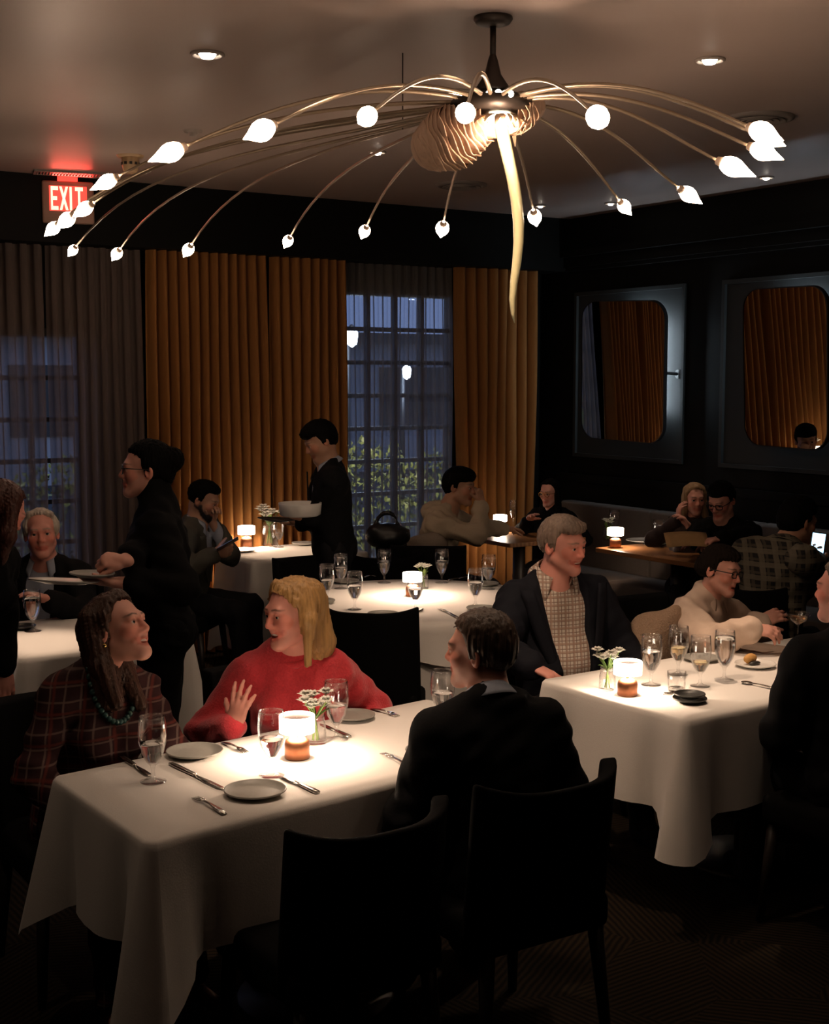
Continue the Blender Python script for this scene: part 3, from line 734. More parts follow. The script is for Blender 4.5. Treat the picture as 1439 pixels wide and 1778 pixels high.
# ================================================================ chairs
def make_chair(label, loc, face, cat='chair', width=.50, zt=.86, mat_=None):
    """face: direction in degrees (room) that the sitter looks along"""
    mt = mat_ or M_BLACK
    root = empty('dining_chair', (loc[0], loc[1], 0), R(face - 90)); tag(root, label, cat)
    w = width
    MB().box((-w/2 + .02, -.20, .36), (w/2 - .02, .25, .47)).build('seat', mt, root, bevel=.03)
    # curved back that wraps forward at its sides
    def back(u, v):
        a = (u - .5) * 2; x = a * (w/2 - .004); y = -.255 + .115 * abs(a) ** 3 - .05 * v
        z = .40 + (zt - .40) * v + (.022 * abs(a) ** 4) * v
        return x, y, z
    mb = MB(); nu, nv = 18, 8; th = .045; vs = []; fs = []
    for s_ in (0, 1):
        for i in range(nu + 1):
            for j in range(nv + 1):
                x, y, z = back(i / nu, j / nv); e = 1.0
                vs.append((x * (1 if s_ == 0 else .90), y + (th if s_ else 0), z - (.012 if s_ and j == nv else 0)))
    n1 = (nu + 1) * (nv + 1)
    for i in range(nu):
        for j in range(nv):
            k = i * (nv + 1) + j; fs.append((k, k + nv + 1, k + nv + 2, k + 1)); fs.append((n1 + k, n1 + k + 1, n1 + k + nv + 2, n1 + k + nv + 1))
    for i in range(nu):
        k = i * (nv + 1); fs.append((k, n1 + k, n1 + k + nv + 1, k + nv + 1)); k += nv; fs.append((k, k + nv + 1, n1 + k + nv + 1, n1 + k))
    for j in range(nv):
        fs.append((j, j + 1, n1 + j + 1, n1 + j)); k = nu * (nv + 1) + j; fs.append((k, n1 + k, n1 + k + 1, k + 1))
    mb.add(vs, fs).build('backrest', mt, root, bevel=.012, fix=True)
    for sx in (-1, 1):
        for sy in (-1, 1):
            MB().tube([(sx * (w/2 - .06), .02 + sy * .19, .38), (sx * (w/2 - .035), .02 + sy * .225, 0)], [.024, .014], 8).build('leg', M_DARKWOOD, root)
    return root

# ================================================================ small table things
GOB = {}
def goblet(px, py, label, h=None, rim=None, water=.0, z=TZ, liquid=None, group=None, kind='water_goblet', pos=None):
    p = pos or at_z(px, py, z); p = Vector(p)
    if h is None:
        h = .172
    key = (kind, water, liquid.name if liquid else '')
    def prof(k):
        if kind == 'coupe_glass': return [(.030, 0), (.031, .002), (.006, .006), (.0035, .02), (.0035, .085), (.01, .092), (.035, .108), (.046, .128), (.047, .135)]
        if kind == 'champagne_flute': return [(.030, 0), (.031, .002), (.006, .007), (.0035, .02), (.0035, .085), (.012, .10), (.022, .13), (.023, .18), (.020, .215)]
        if kind == 'tumbler': return [(.026, 0), (.028, .003), (.029, .04), (.031, .072)]
        return [(.033, 0), (.034, .002), (.012, .006), (.0055, .012), (.0045, .03), (.007, .042), (.016, .052), (.028, .075), (.035, .102), (.0365, .125), (.035, .15), (.0325, .172)]
    if key not in GOB:
        root = empty(kind, p)
        pr = prof(0)
        MB().lathe([(.0005, 0)] + pr + [(pr[-1][0] - .0014, pr[-1][1])] + [(max(.0006, r - .0018), zz + .001) for r, zz in reversed(pr[5 if kind not in ('tumbler',) else 1:-1])], 24).build('bowl', M_GLASS, root)
        if water:
            top = pr[-1][1]; lo = .05 if kind == 'water_goblet' else (.09 if kind != 'tumbler' else .004)
            zt = lo + (top - lo) * water; lp = [(.0005, lo + .001)]
            zz = [lo + (zt - lo) * i / 8 for i in range(9)]
            lp += [(max(.001, float(np.interp(q, [a[1] for a in pr], [a[0] for a in pr])) - .003), q + .001) for q in zz] + [(.0005, zt + .001)]
            MB().lathe(lp, 20).build('liquid', liquid or M_WATER, root)
        GOB[key] = root
    else:
        root = copy_tree(GOB[key]); root.location = p
    root.rotation_euler = (0, 0, random.uniform(0, 6)); root.scale = (1.12,) * 3; tag(root, label, 'glass', group)
    return root
def plate(px, py, r, label, m, z=TZ, dz=0.0, group=None, cat='plate', pos=None):
    p = Vector(pos) if pos else at_z(px, py, z); p = p + Vector((0, 0, dz))
    prof = [(.0005, .004), (r * .62, .004), (r * .80, .007), (r * .97, .014), (r, .016), (r, .0175), (r * .965, .018), (r * .80, .0105), (r * .60, .0075), (.0005, .007)]
    prof = [(.0005, 0.0), (r * .58, 0), (r * .62, .003), (r * .97, .012), (r, .0145), (r * .985, .018), (r * .95, .016), (r * .86, .0095), (r * .6, .0075), (.0005, .007)]
    o = MB().lathe(prof, 40).build('dinner_plate', m, loc=p); tag(o, label, cat, group); return o
CUT = {}
def cutlery(kind, pa, pb, label, z=TZ, m=None):
    """pa: handle end, pb: working end, picture positions on the table"""
    a, b = at_z(*pa, z), at_z(*pb, z); d = b - a; ln = d.length; ang = math.atan2(d.y, d.x)
    root = empty(kind, (a.x, a.y, z + .002), ang); tag(root, label, kind.replace('_', ' ').replace('table ', '').replace('dinner ', ''))
    def strip(pts, th=.003, hz=lambda t: 0):   # pts (x, halfwidth)
        vs = []; fs = []; n = len(pts)
        for x, w in pts:
            zz = hz(x / ln); vs += [(x, -w, zz), (x, w, zz), (x, w, zz + th), (x, -w, zz + th)]
        for i in range(n - 1):
            for k in range(4): fs.append((i*4+k, i*4+(k+1) % 4, (i+1)*4+(k+1) % 4, (i+1)*4+k))
        fs.append((3, 2, 1, 0)); fs.append(tuple((n-1)*4 + k for k in range(4)))
        return MB().add(vs, fs)
    mm = m or M_STEEL
    hz = lambda t: .006 * math.sin(math.pi * min(1, max(0, t)))
    if kind == 'dinner_fork':
        strip([(0, .007), (ln * .2, .0085), (ln * .45, .004), (ln * .66, .003)], hz=hz).build('handle', mm, root)
        strip([(ln * .66, .003), (ln * .72, .009), (ln * .78, .011)], hz=hz).build('neck', mm, root)
        for k in range(4):
            y = -.0093 + k * .0062
            strip([(ln * .78, .002), (ln, .0012)], .002, hz).build('tine', mm, root).location = (0, y, 0)
    elif kind == 'dinner_knife':
        strip([(0, .007), (ln * .12, .009), (ln * .42, .007), (ln * .46, .005)], .006).build('handle', mm, root)
        strip([(ln * .46, .006), (ln * .7, .0105), (ln * .9, .010), (ln, .001)], .002).build('blade', mm, root)
    else:
        strip([(0, .007), (ln * .2, .0085), (ln * .5, .004), (ln * .72, .003)], hz=hz).build('handle', mm, root)
        MB().sphere((ln * .86, 0, .005), 1, 14, 8, sc=(ln * .15, .019, .004)).build('bowl', mm, root)
    return root

M_SHADE = mat('lamp_shade_glow', (.95, .9, .85), .5, emit=(1, .84, .66), estr=9)
M_LBASE = M_COPPER
LAMP0 = []
def table_lamp(px, py, label, power, z=TZ, k=1.0):
    p = at_z(px, py, z)
    if not LAMP0:
        root = empty('table_lamp', p)
        MB().lathe([(.0005, 0), (.035, 0), (.037, .003), (.037, .042), (.034, .053), (.022, .062), (.0005, .065)], 28).build('base', M_LBASE, root, fix=True)
        MB().tube([(0, 0, .06), (0, 0, .085)], .006, 10).build('stem', M_COPPER, root)
        MB().lathe([(.050, .079), (.052, .079), (.052, .127), (.050, .128), (.048, .126), (.048, .080), (.050, .079)], 32).build('shade', M_SHADE, root)
        MB().lathe([(.0005, .121), (.047, .121)], 24).build('shade_lid', M_COPPER, root)
        LAMP0.append(root)
    else:
        root = copy_tree(LAMP0[0]); root.location = p
    root.scale = (k,) * 3; tag(root, label, 'lamp', 'cordless copper table lamps')
    add_light('table lamp light', 'POINT', (p.x, p.y, z + .098 * k), power, WARM, shadow_soft_size=.025)
    return root
M_PETW = mat('white_petal', (.85, .82, .74), .6, var=.08); M_GREEN = mat('green_stem', (.14, .22, .05), .5, var=.3, scale=20)
def bud_vase(px, py, label, z=TZ, k=1.0, n=5, seed=1, petal=None):
    rnd = random.Random(seed); p = at_z(px, py, z); root = empty('bud_vase', p); tag(root, label, 'vase', 'small glass bud vases'); root.scale = (k,) * 3
    MB().lathe([(.0005, 0), (.026, 0), (.027, .004), (.025, .045), (.021, .062), (.0225, .072), (.021, .072), (.0235, .045), (.025, .006), (.0005, .005)], 20).build('vase', M_GLASS, root)
    for i in range(n):
        a = i * 6.28 / n + rnd.uniform(-.4, .4); rr = rnd.uniform(.012, .042); hz_ = rnd.uniform(.09, .125)
        tip = Vector((rr * math.cos(a), rr * math.sin(a), hz_))
        st = MB().tube([(-.008 * math.cos(a), -.008 * math.sin(a), .008), (0, 0, .06), tip], .0016, 5).build('stem', M_GREEN, root)
        fl_ = MB()
        for ring_, (cnt, ln, el) in enumerate([(7, .023, .30), (6, .018, .85), (4, .012, 1.25)]):
            for q in range(cnt):
                b = 2 * math.pi * (q + .5 * ring_) / cnt
                dv = Vector((math.cos(b) * math.cos(el), math.sin(b) * math.cos(el), math.sin(el))); leaf(fl_, tip, tip + dv * ln, .0085, Vector((0, 0, 1)), .003, 4)
        fl_.build('flower', petal or M_PETW, root)
    for i in range(4):
        a = i * 1.57 + rnd.uniform(-.5, .5); mb = MB(); tip = Vector((.04 * math.cos(a), .04 * math.sin(a), rnd.uniform(.07, .11))); leaf(mb, (0, 0, .06), tip, .008, Vector((0, 0, 1)), .01, 5); mb.build('leaf', M_GREEN, root)
    return root

G1, G2, G3 = 'goblets on the nearest table', 'glasses on the table of the smiling man', 'goblets on the round table'
# ---- nearest table
table_lamp(516, 1316, 'copper cordless lamp glowing on the nearest table', 10.1, k=1.05)
bud_vase(548, 1290, 'white flowers in a small glass vase behind the lamp on the nearest table', k=1.3, n=10, seed=2)
goblet(266, 1357, 'water goblet at the empty end of the nearest table, before the plaid dress', group=G1, water=.42)
goblet(472, 1346, 'goblet in front of the glowing lamp on the nearest table', group=G1, water=.40)
goblet(584, 1284, 'goblet beside the flower vase on the nearest table', group=G1, water=.42)
goblet(768, 1262, 'goblet next to the face of the man in a dark suit', group=G1, water=.45)
plate(338, 1311, .088, 'grey plate in front of the woman in the plaid dress', M_STONE)
plate(443, 1379, .088, 'grey plate on the near edge of the table, before the empty chair', M_STONE)
plate(612, 1248, .078, 'grey plate in front of the woman in red', M_STONE)
plate(748, 1309, .080, 'grey plate partly hidden by the man in a dark suit', M_STONE)
cutlery('dinner_knife', (212, 1317), (262, 1350), 'dark knife on the cloth corner next to the plaid dress', m=M_STEEL)
cutlery('dinner_knife', (296, 1328), (392, 1374), 'long knife lying between the two grey plates')
cutlery('dinner_knife', (552, 1379), (487, 1349), 'bright knife between the lamp and the near plate')
cutlery('dinner_knife', (607, 1282), (555, 1258), 'knife beside the plate of the woman in red')
cutlery('dinner_fork', (386, 1291), (427, 1308), 'fork near the raised hand of the woman in red')
cutlery('dinner_fork', (390, 1416), (338, 1386), 'fork left of the near grey plate')
cutlery('dinner_fork', (645, 1232), (690, 1245), 'fork on the far edge beside the plate of the woman in red')
cutlery('dinner_fork', (718, 1340), (664, 1309), 'fork left of the plate of the man in a dark suit')
# ---- table of the smiling man
table_lamp(1089, 1207, 'copper cordless lamp glowing at the table corner of the smiling man', 8.8)
bud_vase(1054, 1198, 'green and white flowers in a vase beside the lamp of the smiling man', k=1.2, n=8, seed=4)
M_WINE = liquid_mat('white_wine', (1.0, .86, .50)); M_COCK = liquid_mat('orange_cocktail', (1.0, .50, .16))
goblet(1130, 1189, 'tall water goblet nearest the lamp of the smiling man', group=G2, water=.55)
goblet(1177, 1171, 'goblet of white wine behind the row of glasses', group=G2, water=.38, liquid=M_WINE)
goblet(1215, 1191, 'goblet with a lemon strip standing before the pale blue plates', group=G2, water=.28, liquid=M_WINE)
goblet(1257, 1180, 'full water goblet next to the bread plate', group=G2, water=.82)
goblet(1174, 1203, 'small empty tumbler behind the dark stacked plates', group=G2, kind='tumbler', water=.2)
plate(1197, 1219, .062, 'small dark plate at the near corner, lower of two', M_DARKPLATE); plate(1197, 1219, .056, 'small dark plate at the near corner, upper of two', M_DARKPLATE, dz=.016)
plate(1311, 1158, .082, 'white plate holding a piece of bread', M_WHITEPLATE)
plate(1217, 1147, .075, 'grey plate behind the wine goblets', M_STONE)
plate(1388, 1153, .072, 'black plate at the right, in front of the man in the dark jacket', M_DARKPLATE)
cutlery('table_spoon', (1350, 1199), (1288, 1186), 'spoon in front of the bread plate')
cutlery('dinner_knife', (1150, 1206), (1185, 1207), 'short knife resting by the dark stacked plates')
M_BREAD = mat('toasted_bread', (.62, .33, .10), .7, var=.3, scale=60, bump=.3)
p = at_z(1302, 1156, TZ); mb = MB().sphere((0, 0, .024), .03, 14, 10, sc=(1.0, .6, .7)); mb.v = [(x * (1 + .15 * math.sin(40 * y + 60 * z)), y, z) for x, y, z in mb.v]
o = mb.build('bread_piece', M_BREAD, loc=(p.x, p.y, TZ + .006)); tag(o, 'toasted piece of bread on the white plate', 'bread')
MB().sphere((.004, -.02, .008), .03, 12, 8, sc=(1, .5, .3)).build('dark_crust', M_DARKPLATE, o)
# ---- round table
table_lamp(716, 1035, 'copper cordless lamp glowing in the middle of the round table', 10.1)
bud_vase(735, 1022, 'white flowers behind the lamp of the round table', n=6, seed=6, k=1.1)
for px, py, lab, wt in [(568, 1043, 'goblet at the left rim of the round table', .4), (616, 1058, 'goblet at the near left of the round table', .5), (592, 1022, 'goblet at the far left of the round table', .45),
                        (667, 1012, 'goblet at the far side of the round table, left of the lamp', .5), (767, 1012, 'goblet at the far side of the round table, right of the lamp', .5),
                        (825, 1052, 'goblet at the near right of the round table', .5), (848, 1023, 'goblet at the far right of the round table, by the navy sleeve', .45), (721, 1060, 'goblet standing just before the lamp of the round table', .4)]:
    goblet(px, py, lab, group=G3, water=wt)
for px, py, lab in [(556, 1047, 'grey plate at the left rim of the round table'), (665, 1070, 'grey plate at the near rim of the round table behind the chair'), (836, 1060, 'grey plate at the right rim of the round table'),
                    (600, 1012, 'grey plate at the far left rim of the round table'), (842, 1017, 'grey plate at the far right rim of the round table')]:
    plate(px, py, .078, lab, M_STONE)
cutlery('dinner_knife', (698, 1078), (735, 1057), 'bright knife in front of the lamp of the round table')
cutlery('dinner_fork', (798, 1076), (762, 1058), 'fork beside the right plate of the round table')
cutlery('dinner_knife', (778, 1009), (815, 1001), 'knife at the far rim of the round table'); cutlery('dinner_fork', (632, 1003), (652, 1001), 'fork at the far rim of the round table')
# ---- others
goblet(57, 1096, 'water goblet on the table of the white haired man', water=.72)
plate(40, 1092, .06, 'small dark plate beside the goblet of the white haired man', M_DARKPLATE)
table_lamp(428, 950, 'copper cordless lamp glowing beside the mustard curtains', 12.2, k=1.15)
plate(418, 958, .10, 'pale plate on the table of the bearded man', M_WHITEPLATE); plate(528, 946, .09, 'pale plate of food on the curtain side table', M_WHITEPLATE)
bud_vase(468, 948, 'tall spray of pale flowers in a vase beside the curtain side lamp', k=2.3, n=6, seed=8)
goblet(484, 950, 'goblet under the tray of the waiter', water=.3)
table_lamp(1068, 951, 'copper cordless lamp glowing on the oak table of the couple', 6.1, k=1.08)
bud_vase(1054, 938, 'small pale flowers behind the lamp on the oak table', n=5, seed=9, k=1.3)
goblet(1143, 951, 'iced water goblet on the oak table of the couple', water=.75); goblet(1169, 944, 'dark wine goblet on the oak table of the couple', water=.4, liquid=liquid_mat('red_wine', (.18, .01, .02)))
goblet(1066, 930, 'empty goblet behind the lamp on the oak table'); plate(1118, 941, .13, 'large white plate on the oak table of the couple', M_WHITEPLATE); plate(1136, 948, .085, 'black plate by the iced water goblet', M_DARKPLATE)
table_lamp(868, 923, 'cordless lamp glowing behind the hoodie sleeve', 6.1); goblet(890, 923, 'champagne flute on the corner oak table', kind='champagne_flute', water=.5)
# ================================================================ people: implicit surfaces turned into meshes
class Field:
    def __init__(s, lo, hi, h):
        s.lo = np.array(lo, np.float32); s.h = h
        s.n = np.maximum(4, np.ceil((np.array(hi) - np.array(lo)) / h).astype(int) + 1)
        s.d = np.full(s.n, 9.0, np.float32); s.own = np.zeros(s.n, np.int16)
        s.best = np.full(s.n, 9.0, np.float32)
        s.ax = [s.lo[i] + h * np.arange(s.n[i], dtype=np.float32) for i in range(3)]
    def sl(s, lo, hi):
        a = np.clip(np.floor((np.array(lo) - s.lo) / s.h).astype(int), 0, s.n); b = np.clip(np.ceil((np.array(hi) - s.lo) / s.h).astype(int) + 1, 0, s.n)
        if np.any(b <= a): return None
        return tuple(slice(a[i], b[i]) for i in range(3))
    def pts(s, q): return s.ax[0][q[0]][:, None, None], s.ax[1][q[1]][None, :, None], s.ax[2][q[2]][None, None, :]
    def dist(s, p, q, g):
        X, Y, Z = s.pts(q)
        if p[0] == 'c':
            _, a, b, ra, rb = p[:5]; a = np.array(a, np.float32); ab = np.array(b, np.float32) - a; L2 = max(1e-9, float(ab @ ab))
            px, py, pz = X - a[0], Y - a[1], Z - a[2]
            t = np.clip((px * ab[0] + py * ab[1] + pz * ab[2]) / L2, 0, 1)
            return np.sqrt((px - t * ab[0]) ** 2 + (py - t * ab[1]) ** 2 + (pz - t * ab[2]) ** 2) - (ra + (rb - ra) * t) - g
        _, c, r, Rm = p[:4]
        px, py, pz = X - c[0], Y - c[1], Z - c[2]
        l = [Rm[0][i] * px + Rm[1][i] * py + Rm[2][i] * pz for i in range(3)]
        rr = [v + g for v in r]
        k0 = np.sqrt((l[0] / rr[0]) ** 2 + (l[1] / rr[1]) ** 2 + (l[2] / rr[2]) ** 2)
        k1 = np.sqrt((l[0] / rr[0] ** 2) ** 2 + (l[1] / rr[1] ** 2) ** 2 + (l[2] / rr[2] ** 2) ** 2)
        return k0 * (k0 - 1) / np.maximum(k1, 1e-6)
    def box(s, p, m):
        if p[0] == 'c':
            a, b = np.array(p[1]), np.array(p[2]); r = max(p[3], p[4]) + m
            return np.minimum(a, b) - r, np.maximum(a, b) + r
        r = max(p[2]) + m; c = np.array(p[1]); return c - r, c + r
    def add(s, p, k=.02, own=0, g=0.0):
        q = s.sl(*s.box(p, k * 2 + s.h * 2 + g))
        if q is None: return
        d = s.dist(p, q, g); cur = s.d[q]
        hh = np.maximum(k - np.abs(cur - d), 0) / k
        nw = np.minimum(cur, d) - hh * hh * k * .25
        bm = d < s.best[q]
        s.own[q] = np.where(bm, own, s.own[q]); s.best[q] = np.where(bm, d, s.best[q]); s.d[q] = nw
    def sub(s, p, k=.01, g=0.0):
        q = s.sl(*s.box(p, k * 2 + s.h * 2 + g))
        if q is None: return
        d = -s.dist(p, q, g); cur = s.d[q]
        hh = np.maximum(k - np.abs(cur - d), 0) / k
        s.d[q] = np.maximum(cur, d) + hh * hh * k * .25
    def cut(s, fn):      # keep only where fn(X, Y, Z) < 0
        X, Y, Z = s.pts((slice(None),) * 3); s.d = np.maximum(s.d, fn(X, Y, Z).astype(np.float32))
    def mesh(s, smooth=1):
        d = s.d; n = s.n
        d = d.copy()
        for ax in range(3):
            for e in (0, -1):
                ix = [slice(None)] * 3; ix[ax] = e; d[tuple(ix)] = np.maximum(d[tuple(ix)], s.h)
        ins = d < 0
        cnt = np.zeros(n - 1, np.float32); acc = [np.zeros(n - 1, np.float32) for _ in range(3)]
        def S(o): return tuple(slice(o[i], n[i] - 1 + o[i]) for i in range(3))
        for ax in range(3):
            o1, o2 = [i for i in range(3) if i != ax]
            for u in (0, 1):
                for v in (0, 1):
                    a = [0, 0, 0]; a[o1] = u; a[o2] = v; b = list(a); b[ax] = 1
                    da, db = d[S(a)], d[S(b)]; m = (da < 0) != (db < 0)
                    t = np.where(m, da / np.where(m, da - db, 1), 0)
                    cnt += m; acc[ax] += t * m; acc[o1] += u * m; acc[o2] += v * m
        act = cnt > 0; idx = np.full(n - 1, -1, np.int64); cells = np.argwhere(act); idx[act] = np.arange(len(cells))
        off = np.stack([a[act] / cnt[act] for a in acc], 1)
        V = (cells + off) * s.h + s.lo
        quads = []
        for ax in range(3):
            o1, o2 = (ax + 1) % 3, (ax + 2) % 3
            sa = [slice(1, n[i] - 1) for i in range(3)]; sb = list(sa); sa[ax] = slice(0, n[ax] - 1); sb[ax] = slice(1, n[ax])
            ia, ib = ins[tuple(sa)], ins[tuple(sb)]; ed = np.argwhere(ia != ib)
            if not len(ed): continue
            fl = ia[tuple(ed.T)]; e = ed.copy(); e[:, o1] += 1; e[:, o2] += 1; e[:, ax] += 0
            def c(i, j):
                q = e.copy(); q[:, o1] -= i; q[:, o2] -= j; return idx[q[:, 0], q[:, 1], q[:, 2]]
            Q = np.stack([c(1, 1), c(0, 1), c(0, 0), c(1, 0)], 1)
            Q[~fl] = Q[~fl][:, ::-1]; quads.append(Q)
        Q = np.concatenate(quads); Q = Q[(Q >= 0).all(1)]
        own = s.own[cells[:, 0], cells[:, 1], cells[:, 2]]
        E = np.concatenate([Q[:, [0, 1]], Q[:, [1, 2]], Q[:, [2, 3]], Q[:, [3, 0]]])
        deg = np.bincount(E.ravel(), minlength=len(V)).astype(np.float32)
        for _ in range(smooth):
            A = np.zeros_like(V)
            for k in range(3):
                A[:, k] = np.bincount(E[:, 0], V[E[:, 1], k], len(V)) + np.bincount(E[:, 1], V[E[:, 0], k], len(V))
            V = V * .5 + .5 * A / np.maximum(deg, 1)[:, None]
        return V, Q, own, E, deg

def np_object(name, pieces, m, parent=None, palette=None, blur=1):
    """pieces: list of Field.mesh() results joined into one mesh; palette: owner -> colour"""
    Vs, Qs, Cs = [], [], []; o = 0
    for pc_ in pieces:
        V, Q, own, E, deg = pc_[:5]
        Vs.append(V); Qs.append(Q + o); o += len(V)
        if palette is not None:
            pal = np.array(palette, np.float32); C = pal[np.clip(own, 0, len(pal) - 1)]
            for _ in range(blur):
                A = np.stack([np.bincount(E[:, 0], C[E[:, 1], k], len(V)) + np.bincount(E[:, 1], C[E[:, 0], k], len(V)) for k in range(3)], 1)
                C = C * .4 + .6 * A / np.maximum(deg, 1)[:, None]
            if len(pc_) > 5: C = pc_[5](V, C)
            Cs.append(C)
    V = np.concatenate(Vs).astype(np.float32); Q = np.concatenate(Qs).astype(np.int32)
    me = bpy.data.meshes.new(name); me.vertices.add(len(V)); me.vertices.foreach_set('co', V.ravel())
    me.loops.add(Q.size); me.loops.foreach_set('vertex_index', Q.ravel()); me.polygons.add(len(Q))
    me.polygons.foreach_set('loop_start', np.arange(0, Q.size, 4, dtype=np.int32))
    try: me.polygons.foreach_set('loop_total', np.full(len(Q), 4, np.int32))
    except Exception: pass
    me.update(); me.validate(); me.polygons.foreach_set('use_smooth', np.ones(len(me.polygons), bool))
    if palette is not None:
        C = np.concatenate(Cs); a = me.color_attributes.new('Col', 'FLOAT_COLOR', 'POINT')
        a.data.foreach_set('color', np.concatenate([C, np.ones((len(C), 1), np.float32)], 1).ravel())
    me.materials.append(m); ob = bpy.data.objects.new(name, me); COL.objects.link(ob)
    if parent is not None: ob.parent = parent
    return ob

def rot(rz=0, rx=0, ry=0):
    return (Matrix.Rotation(R(rz), 3, 'Z') @ Matrix.Rotation(R(rx), 3, 'X') @ Matrix.Rotation(R(ry), 3, 'Y'))
def V3(*a): return Vector(a)
def bounds(prims, m):
    lo = np.full(3, 1e9); hi = -lo
    for p in prims:
        if p[0] == 'c':
            for q, r in ((p[1], p[3]), (p[2], p[4])): lo = np.minimum(lo, np.array(q) - r); hi = np.maximum(hi, np.array(q) + r)
        else: lo = np.minimum(lo, np.array(p[1]) - max(p[2])); hi = np.maximum(hi, np.array(p[1]) + max(p[2]))
    return lo - m, hi + m

def ik(a, t, l1, l2, pole):
    d = t - a; L_ = d.length
    if L_ > (l1 + l2) * .995: t = a + d.normalized() * (l1 + l2) * .995; d = t - a; L_ = d.length
    x = (l1 * l1 - l2 * l2 + L_ * L_) / (2 * L_); hgt = math.sqrt(max(0, l1 * l1 - x * x)); n = d.normalized()
    p = Vector(pole) - n * Vector(pole).dot(n)
    p = p.normalized() if p.length > 1e-5 else n.orthogonal()
    return a + n * x + p * hgt, t

M_SKIN = mat('skin', (1, 1, 1), .48, var=.06, scale=35, vcol=True, spec=.35, bump=.04)
N, L = nodes_of(M_SKIN); N['Principled BSDF'].inputs['Subsurface Weight'].default_value = .08; N['Principled BSDF'].inputs['Subsurface Radius'].default_value = (.02, .008, .004)
M_EYE = mat('eye', (1, 1, 1), .12, vcol=True, var=0, spec=.6)
M_TEETH = mat('teeth', (.75, .68, .60), .3, var=.03)
def hair_mat(name, col, col2=None):
    m = mat(name, col, .72 if max(col) < .02 else .5, var=.55, scale=90, stretch=(1, 1, .06), bump=.5, spec=(.05 if max(col) < .02 else .35)); return m
M_GLASSES = mat('black_spectacle_frame', (.012, .01, .01), .3)
M_GOLDJ = mat('gold_jewellery', (.75, .48, .16), .25, metal=1)

HAND_REST = ((12, 14, 10), (14, 18, 12), (18, 20, 14), (22, 22, 16))
def hand_prims(wr, fd, nrm, side, curl=None, spread=4, thumb=(38, 12, 15), s=1.0):
    """wrist, finger direction, back-of-hand normal; side +1 = thumb towards +lateral"""
    fd = fd.normalized(); nrm = (nrm - fd * nrm.dot(fd)).normalized(); lat = fd.cross(nrm).normalized() * side
    P = lambda a, b, c: wr + (lat * a + fd * b + nrm * c) * s
    pr = []
    Rm = Matrix((lat, fd, nrm)).transposed()
    pr.append(('c', P(0, -.02, 0), P(0, .02, 0), .023 * s, .024 * s))
    pr.append(('e', P(.0, .048, .0), (.040 * s, .050 * s, .0165 * s), Rm))
    pr.append(('e', P(.024, .032, -.008), (.017 * s, .032 * s, .016 * s), Rm))
    curl = curl or HAND_REST
    for i, (lx, bl, ls) in enumerate([(.029, .086, (.040, .026, .021)), (.0095, .091, (.045, .029, .023)), (-.0105, .088, (.041, .028, .022)), (-.029, .079, (.033, .022, .019))]):
        a = R((1.5 - i) * spread); d = fd * math.cos(a) + lat * math.sin(a); p = P(lx, bl - .012, .001); ang = 0
        for j in range(3):
            ang += R(curl[i][j]); dd = d * math.cos(ang) - nrm * math.sin(ang); q = p + dd * ls[j] * s
            r0, r1 = (.0098 - .0012 * j) * s, (.0092 - .0013 * j) * s
            pr.append(('c', p, q, r0, r1)); p = q
    a0, a1, a2 = thumb
    d = fd * math.cos(R(a0)) + lat * math.sin(R(a0)) - nrm * .25; d.normalize(); p = P(.026, .022, -.006)
    for ln, dr, r0, r1 in [(.036, 0, .0125, .0108), (.031, a1, .0108, .0098), (.025, a2, .0098, .0078)]:
        d = (d + fd * math.tan(R(dr)) * .6 - nrm * .12).normalized(); q = p + d * ln * s; pr.append(('c', p, q, r0 * s, r1 * s)); p = q
    return pr

